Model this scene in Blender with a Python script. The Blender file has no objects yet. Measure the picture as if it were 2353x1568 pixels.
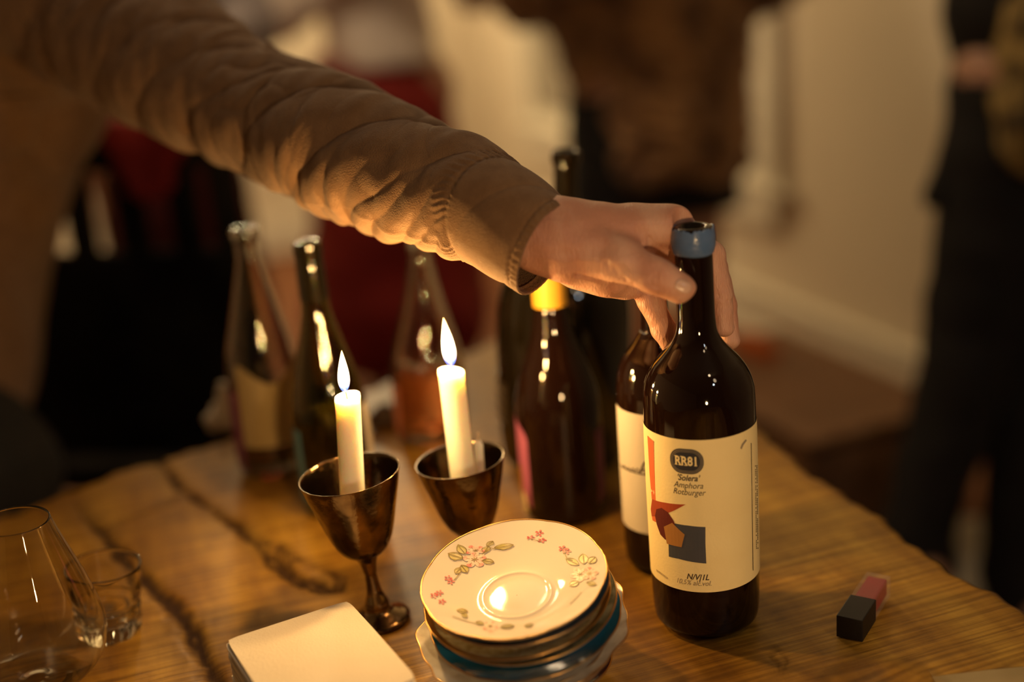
import bpy, bmesh, math, random
import numpy as np
from mathutils import Vector, Matrix
from mathutils.bvhtree import BVHTree

random.seed(7)
rng = np.random.default_rng(7)
PI = math.pi
SC = bpy.context.scene
COL = SC.collection
TZ = 0.75                       # height of the table top

# ------------------------------------------------------------------ camera
FPX = 2900.0
PITCH = math.radians(18.0)
ROLL = math.radians(4.8)
CAM = Vector((0, 0, 1.268))
FW = Vector((0, math.cos(PITCH), -math.sin(PITCH)))
_U0 = Vector((0, math.sin(PITCH), math.cos(PITCH)))
_R0 = Vector((1, 0, 0))
RT = math.cos(ROLL) * _R0 - math.sin(ROLL) * _U0
UP = math.sin(ROLL) * _R0 + math.cos(ROLL) * _U0
cd = bpy.data.cameras.new('camera')
cam = bpy.data.objects.new('camera', cd)
COL.objects.link(cam)
cam.matrix_world = Matrix.Translation(CAM) @ Matrix((RT, UP, -FW)).transposed().to_4x4()
cd.sensor_width = 36.0
cd.lens = FPX * 36.0 / 2353.0
cd.clip_start = 0.05
cd.dof.use_dof = True
cd.dof.focus_distance = 0.93
cd.dof.aperture_fstop = 1.35
cd.dof.aperture_blades = 0
SC.camera = cam
SC.view_settings.view_transform = 'Standard'
SC.view_settings.look = 'None'
SC.view_settings.gamma = 1.0
SC.view_settings.use_curve_mapping = False
SC.view_settings.exposure = 0.0

# ------------------------------------------------------------------ world, room lights and added fills
w = bpy.data.worlds.new('world'); SC.world = w; w.use_nodes = True
w.node_tree.nodes['Background'].inputs[0].default_value = (1.0, 0.66, 0.38, 1)
w.node_tree.nodes['Background'].inputs[1].default_value = 0.012

def lamp(name, loc, target, power, color, size, kind='AREA'):
    l = bpy.data.lights.new(name, kind)
    l.energy = power; l.color = color
    if kind == 'AREA':
        l.shape = 'DISK'; l.size = size
    else:
        l.shadow_soft_size = size
    o = bpy.data.objects.new(name, l); COL.objects.link(o)
    o.location = loc
    if target is not None:
        o.rotation_euler = (Vector(target) - Vector(loc)).to_track_quat('-Z', 'Y').to_euler()
    return o
WARM = (1.0, 0.70, 0.36)
lamp('room_lamp', (-0.85, 4.75, 2.1), None, 88, (1.0, 0.76, 0.42), 0.12, 'POINT')
lamp('hanging_lamp', (0.48, 0.18, 1.85), (0.15, 1.0, 0.85), 0.62, (1.0, 0.70, 0.40), 0.09)
lamp('front_fill', (1.2, -0.6, 2.45), (0.2, 2.6, 0.9), 1.5, (1.0, 0.72, 0.44), 0.25)  # added fill from the camera side for the people behind, no real fixture
lamp('background_fill', (-0.45, 2.5, 2.45), None, 18, (1.0, 0.74, 0.46), 0.10, 'POINT')  # unseen fill light, added overhead to brighten the blouse and background people
lamp('table_candle_glow', (0.20, 0.22, 1.00), (0.13, 0.86, 0.93), 1.60, (1.0, 0.62, 0.27), 0.03)
lamp('kitchen_lamp', (0.95, -0.6, 2.1), (0.1, 1.0, 0.9), 1.6, (0.80, 0.92, 1.0), 0.10)

# ------------------------------------------------------------------ helpers: picking real places
def ray(px, py):
    return FW + RT * ((px - 1176.5) / FPX) + UP * ((784 - py) / FPX)
def at_z(px, py, z=TZ):
    d = ray(px, py); return CAM + d * ((z - CAM.z) / d.z)
def at_y(px, py, y):
    d = ray(px, py); return CAM + d * (y / d.y)
def proj(P):
    v = Vector(P) - CAM; dz = v.dot(FW)
    return 1176.5 + FPX * v.dot(RT) / dz, 784 - FPX * v.dot(UP) / dz
def solve_row(B, A, row):
    lo, hi = -0.3, 0.6
    for _ in range(50):
        m = (lo + hi) / 2
        if proj(B + A * m)[1] > row: lo = m
        else: hi = m
    return (lo + hi) / 2

# ------------------------------------------------------------------ helpers: materials
def mat(name, base=(0.8, 0.8, 0.8), rough=0.5, metal=0.0, trans=0.0, ior=1.45, coat=0.0, spec=0.5,
        var=None, vscale=8.0, vstretch=(1, 1, 1), bump=0.0, bscale=60.0, sss=0.0, sssr=(1, .3, .1), ssss=0.01,
        sheen=0.0, detail=4.0, rvar=0.0):
    m = bpy.data.materials.new(name); m.use_nodes = True
    nt = m.node_tree; b = nt.nodes['Principled BSDF']
    b.inputs['Base Color'].default_value = (*base, 1)
    b.inputs['Roughness'].default_value = rough
    b.inputs['Metallic'].default_value = metal
    b.inputs['Transmission Weight'].default_value = trans
    b.inputs['IOR'].default_value = ior
    b.inputs['Coat Weight'].default_value = coat
    b.inputs['Specular IOR Level'].default_value = spec
    b.inputs['Sheen Weight'].default_value = sheen
    if sss > 0:
        b.inputs['Subsurface Weight'].default_value = sss
        b.inputs['Subsurface Radius'].default_value = sssr
        b.inputs['Subsurface Scale'].default_value = ssss
    tc = nt.nodes.new('ShaderNodeTexCoord'); mp = nt.nodes.new('ShaderNodeMapping')
    nt.links.new(tc.outputs['Object'], mp.inputs['Vector'])
    mp.inputs['Scale'].default_value = vstretch
    nz = nt.nodes.new('ShaderNodeTexNoise'); nz.inputs['Scale'].default_value = vscale
    nz.inputs['Detail'].default_value = detail
    nt.links.new(mp.outputs[0], nz.inputs['Vector'])
    if var is not None:
        mx = nt.nodes.new('ShaderNodeMix'); mx.data_type = 'RGBA'
        mx.inputs['A'].default_value = (*base, 1); mx.inputs['B'].default_value = (*var, 1)
        rp = nt.nodes.new('ShaderNodeMapRange')
        rp.inputs['From Min'].default_value = 0.38; rp.inputs['From Max'].default_value = 0.62
        nt.links.new(nz.outputs['Fac'], rp.inputs['Value'])
        nt.links.new(rp.outputs[0], mx.inputs['Factor'])
        nt.links.new(mx.outputs['Result'], b.inputs['Base Color'])
    if rvar > 0:
        rp2 = nt.nodes.new('ShaderNodeMapRange')
        rp2.inputs['To Min'].default_value = max(0.02, rough - rvar); rp2.inputs['To Max'].default_value = rough + rvar
        nt.links.new(nz.outputs['Fac'], rp2.inputs['Value']); nt.links.new(rp2.outputs[0], b.inputs['Roughness'])
    if bump > 0:
        n2 = nt.nodes.new('ShaderNodeTexNoise'); n2.inputs['Scale'].default_value = bscale
        n2.inputs['Detail'].default_value = 3
        nt.links.new(mp.outputs[0], n2.inputs['Vector'])
        bp = nt.nodes.new('ShaderNodeBump'); bp.inputs['Strength'].default_value = bump
        bp.inputs['Distance'].default_value = 0.002
        nt.links.new(n2.outputs['Fac'], bp.inputs['Height']); nt.links.new(bp.outputs[0], b.inputs['Normal'])
    return m

M = {}
M['skin'] = mat('skin', (0.70, 0.40, 0.29), 0.44, var=(0.60, 0.29, 0.20), vscale=38, vstretch=(1.5, 0.6, 0.4), bump=0.45, bscale=520, sss=0.12, ssss=0.006, spec=0.4)
M['skin_far'] = mat('skin_far', (0.50, 0.28, 0.19), 0.55, var=(0.45, 0.24, 0.16), vscale=10)
M['nail'] = mat('nail', (0.66, 0.40, 0.30), 0.25, var=(0.70, 0.46, 0.36), vscale=90, coat=0.3)
M['shirt'] = mat('shirt', (0.235, 0.132, 0.068), 0.92, var=(0.195, 0.105, 0.052), vscale=60, bump=0.6, bscale=900, sheen=0.15, spec=0.2)
M['trousers'] = mat('trousers', (0.012, 0.012, 0.014), 0.9, var=(0.018, 0.017, 0.018), vscale=20)
M['stitch'] = mat('stitch', (0.16, 0.10, 0.055), 0.9, var=(0.12, 0.07, 0.04), vscale=300)
M['dark_glass'] = mat('dark_glass', (0.008, 0.003, 0.002), 0.04, var=(0.012, 0.004, 0.002), vscale=6, coat=0.1, spec=0.5)
M['magnum_glass'] = mat('magnum_glass', (0.010, 0.007, 0.003), 0.07, var=(0.014, 0.009, 0.003), vscale=6, coat=0.4, spec=0.5)
M['green_glass'] = mat('green_glass', (0.50, 0.42, 0.10), 0.03, trans=1.0, ior=1.5, var=(0.46, 0.38, 0.09), vscale=5)
M['clear_glass'] = mat('clear_glass', (0.93, 0.90, 0.82), 0.02, trans=1.0, ior=1.48, var=(0.9, 0.87, 0.8), vscale=4)
M['rose_wine'] = mat('rose_wine', (0.90, 0.33, 0.12), 0.02, trans=0.95, ior=1.34, var=(0.86, 0.28, 0.10), vscale=5)
M['red_wine'] = mat('red_wine', (0.09, 0.012, 0.008), 0.05, trans=0.4, ior=1.34, var=(0.07, 0.01, 0.008), vscale=5)
M['olive_wine'] = mat('olive_wine', (0.06, 0.035, 0.008), 0.05, trans=0.3, ior=1.34, var=(0.05, 0.03, 0.008), vscale=5)
M['paper_cream'] = mat('paper_cream', (0.92, 0.76, 0.41), 0.62, var=(0.90, 0.73, 0.38), vscale=30, bump=0.08, bscale=500)
M['paper_white'] = mat('paper_white', (0.66, 0.59, 0.50), 0.7, var=(0.64, 0.57, 0.48), vscale=30, bump=0.1, bscale=400)
M['paper_tan'] = mat('paper_tan', (0.34, 0.25, 0.12), 0.7, var=(0.42, 0.32, 0.17), vscale=14)
M['paper_purple'] = mat('paper_purple', (0.16, 0.03, 0.10), 0.6, var=(0.32, 0.10, 0.20), vscale=10)
M['paper_blue'] = mat('paper_blue', (0.12, 0.26, 0.34), 0.6, var=(0.09, 0.20, 0.28), vscale=12)
M['paper_pink'] = mat('paper_pink', (0.48, 0.13, 0.24), 0.6, var=(0.40, 0.10, 0.22), vscale=14)
M['paper_violet'] = mat('paper_violet', (0.24, 0.08, 0.18), 0.6, var=(0.18, 0.06, 0.15), vscale=25)
M['paper_coral'] = mat('paper_coral', (0.60, 0.22, 0.14), 0.6, var=(0.55, 0.19, 0.12), vscale=14)
M['yellow_foil'] = mat('yellow_foil', (0.90, 0.50, 0.05), 0.45, var=(0.86, 0.46, 0.05), vscale=20)
M['blue_wax'] = mat('blue_wax', (0.085, 0.16, 0.34), 0.26, var=(0.11, 0.18, 0.36), vscale=60, bump=0.35, bscale=130, coat=0.4)
M['ink_navy'] = mat('ink_navy', (0.025, 0.025, 0.035), 0.6, var=(0.03, 0.03, 0.04), vscale=60)
M['ink_dark'] = mat('ink_dark', (0.05, 0.035, 0.03), 0.7, var=(0.06, 0.04, 0.03), vscale=60)
M['ink_grey'] = mat('ink_grey', (0.30, 0.24, 0.17), 0.7, var=(0.34, 0.27, 0.19), vscale=60)
M['ink_slate'] = mat('ink_slate', (0.062, 0.066, 0.085), 0.6, var=(0.07, 0.07, 0.09), vscale=60)
M['ink_orange'] = mat('ink_orange', (0.66, 0.15, 0.055), 0.6, var=(0.62, 0.14, 0.05), vscale=40)
M['ink_rust'] = mat('ink_rust', (0.40, 0.065, 0.02), 0.6, var=(0.36, 0.06, 0.02), vscale=40)
M['ink_maroon'] = mat('ink_maroon', (0.13, 0.015, 0.01), 0.6, var=(0.11, 0.013, 0.01), vscale=40)
M['ink_ochre'] = mat('ink_ochre', (0.42, 0.19, 0.05), 0.6, var=(0.38, 0.17, 0.045), vscale=40)
M['goblet'] = mat('goblet', (0.34, 0.24, 0.13), 0.15, metal=1.0, var=(0.10, 0.062, 0.035), vscale=28, bump=0.18, bscale=160, rvar=0.12)
M['gold'] = mat('gold', (0.50, 0.30, 0.11), 0.28, metal=1.0, var=(0.45, 0.26, 0.08), vscale=90)
M['wax'] = mat('wax', (0.95, 0.91, 0.82), 0.42, sss=0.9, sssr=(1, 0.62, 0.32), ssss=0.018, var=(0.93, 0.89, 0.80), vscale=20, bump=0.05, bscale=90)
M['wick'] = mat('wick', (0.03, 0.02, 0.015), 0.9, var=(0.08, 0.04, 0.02), vscale=200)
M['wax_wick'] = mat('wax_wick', (0.75, 0.62, 0.45), 0.8, var=(0.70, 0.55, 0.4), vscale=200)
M['china'] = mat('china', (0.66, 0.61, 0.56), 0.05, coat=0.0, spec=0.25, var=(0.65, 0.60, 0.54), vscale=20)
M['acrylic'] = mat('acrylic', (0.9, 0.75, 0.72), 0.05, var=(0.88, 0.72, 0.70), vscale=10)
M['acrylic'].node_tree.nodes['Principled BSDF'].inputs['Alpha'].default_value = 0.09
M['china_white'] = mat('china_white', (0.66, 0.62, 0.56), 0.22, coat=0.5, var=(0.52, 0.47, 0.42), vscale=90)
M['china_blue'] = mat('china_blue', (0.06, 0.15, 0.28), 0.1, coat=0.5, var=(0.05, 0.11, 0.19), vscale=30)
M['china_teal'] = mat('china_teal', (0.015, 0.17, 0.36), 0.1, coat=0.5, var=(0.012, 0.10, 0.18), vscale=30)
M['china_maroon'] = mat('china_maroon', (0.16, 0.012, 0.014), 0.2, coat=0.5, var=(0.13, 0.01, 0.012), vscale=30)
M['china_moss'] = mat('china_moss', (0.46, 0.44, 0.30), 0.12, coat=0.5, var=(0.18, 0.17, 0.09), vscale=95)
M['china_lace'] = mat('china_lace', (0.72, 0.62, 0.36), 0.2, coat=0.2, var=(0.52, 0.38, 0.15), vscale=230)
M['petal_pink'] = mat('petal_pink', (0.70, 0.22, 0.22), 0.3, var=(0.78, 0.55, 0.48), vscale=160, coat=0.4)
M['petal_pale'] = mat('petal_pale', (0.78, 0.50, 0.44), 0.3, var=(0.80, 0.68, 0.60), vscale=160, coat=0.4)
M['petal_rose'] = mat('petal_rose', (0.52, 0.09, 0.11), 0.3, var=(0.70, 0.36, 0.34), vscale=300, coat=0.4)
M['leaf_pale'] = mat('leaf_pale', (0.52, 0.46, 0.18), 0.3, var=(0.70, 0.64, 0.42), vscale=140, coat=0.4)
M['leaf_line'] = mat('leaf_line', (0.17, 0.12, 0.04), 0.4, var=(0.36, 0.30, 0.14), vscale=200, coat=0.4)
M['black_plastic'] = mat('black_plastic', (0.005, 0.004, 0.004), 0.55, var=(0.013, 0.01, 0.01), vscale=20)
M['gloss_red'] = mat('gloss_red', (0.46, 0.014, 0.02), 0.25, var=(0.30, 0.014, 0.018), vscale=20)
M['napkin'] = mat('napkin', (0.74, 0.67, 0.58), 0.85, var=(0.72, 0.65, 0.56), vscale=40, bump=0.25, bscale=700)
M['wall'] = mat('wall_paint', (0.68, 0.59, 0.46), 0.75, var=(0.66, 0.57, 0.44), vscale=2, bump=0.05, bscale=60)
M['trim'] = mat('trim_paint', (0.74, 0.69, 0.58), 0.5, var=(0.72, 0.67, 0.56), vscale=3)
M['ceiling'] = mat('ceiling_paint', (0.7, 0.66, 0.56), 0.8, var=(0.68, 0.64, 0.54), vscale=2)
M['floorboard'] = mat('floorboard', (0.17, 0.060, 0.024), 0.62, spec=0.25, var=(0.15, 0.06, 0.022), vscale=6, vstretch=(1, 8, 1))
M['rug'] = mat('rug', (0.46, 0.42, 0.36), 0.95, var=(0.38, 0.34, 0.28), vscale=30, bump=0.5, bscale=200)
M['crate'] = mat('crate', (0.26, 0.13, 0.06), 0.6, var=(0.20, 0.10, 0.045), vscale=5, vstretch=(1, 10, 1))
M['orange_cloth'] = mat('orange_cloth', (0.62, 0.14, 0.02), 0.8, var=(0.55, 0.12, 0.02), vscale=10)
M['chair_black'] = mat('chair_black', (0.006, 0.005, 0.005), 0.85, spec=0.1, var=(0.014, 0.012, 0.011), vscale=10)
M['red_cloth'] = mat('red_cloth', (0.24, 0.012, 0.008), 0.85, var=(0.19, 0.009, 0.006), vscale=6, bump=0.3, bscale=60)
M['maroon_cloth'] = mat('maroon_cloth', (0.085, 0.006, 0.006), 0.9, var=(0.06, 0.005, 0.005), vscale=6)
M['white_cloth'] = mat('white_cloth', (0.80, 0.72, 0.66), 0.85, var=(0.72, 0.64, 0.58), vscale=5)
M['grey_cloth'] = mat('grey_cloth', (0.36, 0.32, 0.33), 0.85, var=(0.30, 0.27, 0.28), vscale=5)
M['black_cloth'] = mat('black_cloth', (0.009, 0.008, 0.009), 0.9, var=(0.013, 0.011, 0.012), vscale=10)
M['fur'] = mat('fur', (0.36, 0.19, 0.075), 0.95, var=(0.10, 0.042, 0.018), vscale=9, bump=1.0, bscale=70, sheen=0.3, detail=6)
M['leopard'] = mat('leopard', (0.42, 0.30, 0.11), 0.9, var=(0.05, 0.032, 0.014), vscale=26, detail=2)
M['hair_dark'] = mat('hair_dark', (0.03, 0.018, 0.010), 0.5, var=(0.05, 0.03, 0.015), vscale=80, vstretch=(1, 1, .1))
M['date'] = mat('dark_lump', (0.035, 0.015, 0.008), 0.5, var=(0.06, 0.03, 0.015), vscale=60)
M['pane'] = mat('window_pane', (0.30, 0.27, 0.22), 0.1, var=(0.28, 0.25, 0.2), vscale=2, spec=0.4)
M['cork'] = mat('cork', (0.45, 0.27, 0.13), 0.8, var=(0.3, 0.17, 0.08), vscale=200)

# ------------------------------------------------------------------ helpers: objects
def link(name, me, m=None, parent=None, smooth=True):
    o = bpy.data.objects.new(name, me); COL.objects.link(o)
    if m is not None:
        for mm in (m if isinstance(m, (list, tuple)) else [m]):
            me.materials.append(mm)
    if smooth and len(me.polygons):
        me.polygons.foreach_set('use_smooth', [True] * len(me.polygons))
    if parent is not None: o.parent = parent
    return o
def from_bm(name, bm, m=None, parent=None, smooth=True):
    me = bpy.data.meshes.new(name); bm.normal_update(); bm.to_mesh(me); bm.free()
    return link(name, me, m, parent, smooth)
def from_py(name, V, Fc, m=None, parent=None, smooth=True):
    me = bpy.data.meshes.new(name)
    me.from_pydata([tuple(v) for v in V], [], [tuple(int(i) for i in f) for f in Fc]); me.update()
    return link(name, me, m, parent, smooth)
def empty(name, loc=(0, 0, 0), mw=None):
    o = bpy.data.objects.new(name, None); COL.objects.link(o)
    o.empty_display_size = 0.02
    if mw is not None: o.matrix_world = mw
    else: o.location = loc
    return o
def tag(o, label=None, cat=None, group=None, kind=None):
    if label: o['label'] = label
    if cat: o['category'] = cat
    if group: o['group'] = group
    if kind: o['kind'] = kind
    return o
def frame_of(B, A):
    A = Vector(A).normalized()
    X = Vector((1, 0, 0)); X = (X - A * X.dot(A)).normalized()
    Y = A.cross(X)
    m = Matrix((X, Y, A)).transposed().to_4x4(); m.translation = B
    return m
def lathe(prof, n=64, close_bottom=True, close_top=False, rfun=None):
    V = []; Fc = []
    for (r, z) in prof:
        for k in range(n):
            a = 2 * PI * k / n
            rr = r * (rfun(a, r) if rfun else 1)
            V.append((rr * math.cos(a), rr * math.sin(a), z))
    for i in range(len(prof) - 1):
        for k in range(n):
            k2 = (k + 1) % n
            Fc.append((i * n + k, i * n + k2, (i + 1) * n + k2, (i + 1) * n + k))
    if close_bottom: Fc.append(tuple(range(n - 1, -1, -1)))
    if close_top: Fc.append(tuple((len(prof) - 1) * n + k for k in range(n)))
    return V, Fc
def smooth_prof(pts, n=8):
    """Catmull-Rom through (r,z)"""
    out = []
    P = [pts[0]] + list(pts) + [pts[-1]]
    for i in range(1, len(P) - 2):
        for k in range(n):
            t = k / n; q = []
            for c in (0, 1):
                p0, p1, p2, p3 = P[i - 1][c], P[i][c], P[i + 1][c], P[i + 2][c]
                q.append(0.5 * (2 * p1 + (p2 - p0) * t + (2 * p0 - 5 * p1 + 4 * p2 - p3) * t * t + (3 * p1 - p0 - 3 * p2 + p3) * t ** 3))
            out.append(tuple(q))
    out.append(tuple(pts[-1]))
    return out
def box_bm(bm, sx, sy, sz, mw=None, bev=0.0):
    r = bmesh.ops.create_cube(bm, size=1.0)
    vs = r['verts']
    for v in vs: v.co = Vector((v.co.x * sx, v.co.y * sy, v.co.z * sz))
    if bev > 0:
        es = list({e for v in vs for e in v.link_edges})
        b = bmesh.ops.bevel(bm, geom=es, offset=bev, segments=2, affect='EDGES', profile=0.6)
        vs = list({v for f in b['faces'] for v in f.verts} | {v for v in vs if v.is_valid})
        vs = [v for v in bm.verts if v.is_valid] if len(bm.verts) <= 60 else vs
    if mw is not None:
        bmesh.ops.transform(bm, matrix=mw, verts=[v for v in vs if v.is_valid])
def box(name, c, s, m, parent=None, rot=None, bev=0.003, smooth=False):
    bm = bmesh.new(); box_bm(bm, *s, bev=bev)
    mw = Matrix.Translation(Vector(c))
    if rot is not None: mw = mw @ rot.to_4x4()
    bmesh.ops.transform(bm, matrix=mw, verts=bm.verts)
    return from_bm(name, bm, m, parent, smooth)
def add_solid(o, t, offset=-1.0):
    md = o.modifiers.new('thickness', 'SOLIDIFY'); md.thickness = t; md.offset = offset
    return o

# ------------------------------------------------------------------ helpers: implicit surfaces
def cone_d(P, a, b, ra, rb):
    a = np.array(a, np.float32); b = np.array(b, np.float32)
    ab = b - a; L2 = float(ab @ ab) + 1e-12
    t = np.clip(((P - a) @ ab) / L2, 0, 1)
    q = P - a - t[..., None] * ab
    return np.sqrt((q * q).sum(-1)) - (ra + (rb - ra) * t)
def ell_d(P, c, r):
    q = (P - np.array(c, np.float32)); r = np.array(r, np.float32)
    k = np.sqrt(((q / r) ** 2).sum(-1)) + 1e-9
    k2 = np.sqrt(((q / (r * r)) ** 2).sum(-1)) + 1e-9
    return k * (k - 1) / k2
def smin(a, b, k):
    h = np.clip(0.5 + 0.5 * (b - a) / k, 0, 1)
    return b + (a - b) * h - k * h * (1 - h)
def prim_d(P, p):
    return cone_d(P, *p[1:5]) if p[0] == 'c' else ell_d(P, p[1], p[2])
def union_f(prims, k, post=None):
    def f(P):
        d = None
        for p in prims:
            kk = k
            if len(p) > 5 and p[0] == 'c': kk = p[5]
            q = prim_d(P, p)
            d = q if d is None else smin(d, q, kk)
        return post(P, d) if post else d
    return f
_C = np.array([[i, j, k] for i in (0, 1) for j in (0, 1) for k in (0, 1)])
_E = [(a, b) for a in range(8) for b in range(a + 1, 8) if np.abs(_C[a] - _C[b]).sum() == 1]
def surf_nets(f, lo, hi, h):
    lo = np.array(lo, np.float32); n = np.ceil((np.array(hi) - lo) / h).astype(int) + 1
    ys, zs = lo[1] + h * np.arange(n[1]), lo[2] + h * np.arange(n[2])
    D = np.empty(n, np.float32)
    st = max(1, int(400000 / (n[1] * n[2])))
    for i in range(0, n[0], st):
        xs = lo[0] + h * np.arange(i, min(n[0], i + st))
        P = np.stack(np.meshgrid(xs, ys, zs, indexing='ij'), -1).astype(np.float32)
        D[i:i + len(xs)] = f(P)
    S = D < 0
    cs = [S[c[0]:n[0] - 1 + c[0], c[1]:n[1] - 1 + c[1], c[2]:n[2] - 1 + c[2]] for c in _C]
    cnt = sum(c.astype(np.int8) for c in cs)
    act = (cnt > 0) & (cnt < 8)
    I = np.argwhere(act); idx = -np.ones(act.shape, np.int64); idx[act] = np.arange(len(I))
    cv = np.stack([D[I[:, 0] + c[0], I[:, 1] + c[1], I[:, 2] + c[2]] for c in _C], 1)
    acc = np.zeros((len(I), 3)); num = np.zeros(len(I))
    for a, b in _E:
        va, vb = cv[:, a], cv[:, b]
        m = (va < 0) != (vb < 0)
        t = np.where(m, va / np.where(m, va - vb, 1), 0)
        acc += m[:, None] * (_C[a] + t[:, None] * (_C[b] - _C[a])); num += m
    V = lo + h * (I + acc / num[:, None])
    Fs = []
    for ax in range(3):
        u, v = (ax + 1) % 3, (ax + 2) % 3
        sl0 = [slice(None)] * 3; sl1 = [slice(None)] * 3
        sl0[ax] = slice(0, n[ax] - 1); sl1[ax] = slice(1, n[ax])
        X = S[tuple(sl0)] != S[tuple(sl1)]
        E = np.argwhere(X)
        E = E[(E[:, u] > 0) & (E[:, v] > 0) & (E[:, u] < n[u] - 1) & (E[:, v] < n[v] - 1)]
        if not len(E): continue
        def g(du, dv):
            q = E.copy(); q[:, u] -= du; q[:, v] -= dv
            return idx[q[:, 0], q[:, 1], q[:, 2]]
        quad = np.stack([g(1, 1), g(0, 1), g(0, 0), g(1, 0)], 1)
        inside = S[E[:, 0], E[:, 1], E[:, 2]]
        quad[~inside] = quad[~inside][:, ::-1]
        Fs.append(quad)
    return V, np.concatenate(Fs)
def mesh_np(name, V, Fq):
    me = bpy.data.meshes.new(name)
    me.vertices.add(len(V)); me.vertices.foreach_set('co', np.asarray(V, np.float32).ravel())
    me.loops.add(len(Fq) * 4); me.loops.foreach_set('vertex_index', np.asarray(Fq, np.int32).ravel())
    me.polygons.add(len(Fq)); me.polygons.foreach_set('loop_start', np.arange(0, len(Fq) * 4, 4, dtype=np.int32))
    me.update(calc_edges=True); me.validate()
    return me
def join_vf(parts):
    V = []; Fq = []; n = 0
    for v, f in parts:
        V.append(v); Fq.append(f + n); n += len(v)
    return np.concatenate(V), np.concatenate(Fq)
def xform(V, mw):
    A = np.array(mw.to_3x3()); return np.asarray(V) @ A.T + np.array(mw.translation)
_W = [(rng.normal(size=3), rng.uniform(0, 6.28)) for _ in range(14)]
def wnoise(P, s):
    """cheap smooth noise in about -1..1, feature size about s"""
    out = 0
    for i, (w_, ph) in enumerate(_W):
        out = out + np.sin(P @ (w_ * (2.2 / s)).astype(np.float32) + ph + 1.7 * np.sin(P @ (_W[(i + 5) % 14][0] * (1.1 / s)).astype(np.float32)))
    return out / 5.0

# ------------------------------------------------------------------ room
def struct(o, label=None):
    o['kind'] = 'structure'
    if label: o['label'] = label
    return o
WP = Vector((0.726, 3.813, 0)); WE = Vector((0.354, -0.935, 0)).normalized(); WN = Vector((-WE.y * -1, 0, 0))
WN = Vector((WE.y, -WE.x, 0))                # towards the room
def on_wall(px, py):
    d = ray(px, py); t = (WP - CAM).dot(WN) / d.dot(WN); P = CAM + d * t
    return (P - WP).dot(WE), P.z
CORN = Vector((-0.014, 5.80, 0)); BE = Vector((-0.935, -0.354, 0)).normalized(); BN = Vector((0.354, -0.935, 0))
def wallbox(name, P0, E, N, s0, s1, z0, z1, d0, d1, m, parent=None, bev=0.004):
    rot = Matrix((E, -N if False else N, Vector((0, 0, 1)))).transposed()
    if rot.determinant() < 0:
        rot = Matrix((-E, N, Vector((0, 0, 1)))).transposed()
    c = P0 + E * ((s0 + s1) / 2) + N * ((d0 + d1) / 2) + Vector((0, 0, (z0 + z1) / 2))
    return box(name, c, (abs(s1 - s0), abs(d1 - d0), z1 - z0), m, parent, rot, bev)
SCORN = (CORN - WP).dot(WE)
struct(wallbox('wall_right', WP, WE, WN, SCORN - 0.1, 6.5, 0, 2.7, -0.12, 0, M['wall'], bev=0))
struct(wallbox('wall_back', CORN, BE, BN, 0, 4.6, 0, 2.7, -0.12, 0, M['wall'], bev=0))
struct(wallbox('wall_left', CORN + BE * 4.6, WE, -WN, -0.1, 9.0, 0, 2.7, -0.12, 0, M['wall'], bev=0))
struct(wallbox('baseboard_right', WP, WE, WN, SCORN, 6.5, 0, 0.15, 0, 0.018, M['trim']))
struct(wallbox('trim_1', WP, WE, WN, SCORN, 6.5, 0.15, 0.175, 0, 0.030, M['trim']))
struct(wallbox('baseboard_back', CORN, BE, BN, 0, 4.6, 0, 0.16, 0, 0.02, M['trim']))
# ceiling slab
cc = CORN + BE * 2.2 + WE * 4.2
rotW = Matrix((WE, Vector((-WE.y, WE.x, 0)), Vector((0, 0, 1)))).transposed()
struct(box('ceiling', cc + Vector((0, 0, 2.75)), (9.0, 5.0, 0.1), M['ceiling'], rot=rotW, bev=0))
# floor: boards laid along the wall
fl = struct(box('floor', cc + Vector((0, 0, -0.035)), (9.4, 5.4, 0.05), M['floorboard'], rot=rotW, bev=0))
bm0 = bmesh.new(); box_bm(bm0, 1.45, 0.118, 0.012, bev=0.0015)
plank_me = bpy.data.meshes.new('plank'); bm0.to_mesh(plank_me); bm0.free(); plank_me.materials.append(M['floorboard'])
nb = 0
for i in range(19):
    for j in range(4):
        s = 1.9 + j * 1.455 + (i % 3) * 0.41
        P = CORN + WE * s + BE * (0.07 + i * 0.1205)
        if nb >= 72: break
        o = bpy.data.objects.new('plank', plank_me); COL.objects.link(o); o.parent = fl
        o.matrix_world = Matrix.Translation(P + Vector((0, 0, -0.006))) @ rotW.to_4x4(); nb += 1
# window behind the woman in fur
sL, _ = on_wall(1215, 240); sR, _ = on_wall(1796, 380)
_, zs = on_wall(1796, 425)
win = struct(wallbox('window_1', WP, WE, WN, sL + 0.09, sR - 0.09, zs, 2.35, -0.05, 0.004, M['trim'], bev=0.002))
for (a, b) in ((sL - 0.01, sL + 0.10), (sR - 0.10, sR + 0.01)):
    wallbox('window_casing', WP, WE, WN, a, b, zs, 2.45, 0, 0.032, M['trim'], win)
wallbox('window_sill', WP, WE, WN, sL - 0.06, sR + 0.06, zs - 0.03, zs, 0, 0.045, M['trim'], win)
wallbox('window_apron', WP, WE, WN, sL, sR, zs - 0.13, zs - 0.036, 0, 0.03, M['trim'], win)
wallbox('window_head', WP, WE, WN, sL - 0.02, sR + 0.02, 2.45, 2.56, 0, 0.06, M['trim'], win)
mid = (sL + sR) / 2
for (a, b, c, d) in ((sL + 0.13, mid - 0.03, zs + 0.06, 1.55), (mid + 0.03, sR - 0.13, zs + 0.06, 1.55), (sL + 0.13, mid - 0.03, 1.61, 2.3), (mid + 0.03, sR - 0.13, 1.61, 2.3)):
    wallbox('pane', WP, WE, WN, a, b, c, d, 0.004, 0.010, M['pane'], win)

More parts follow.
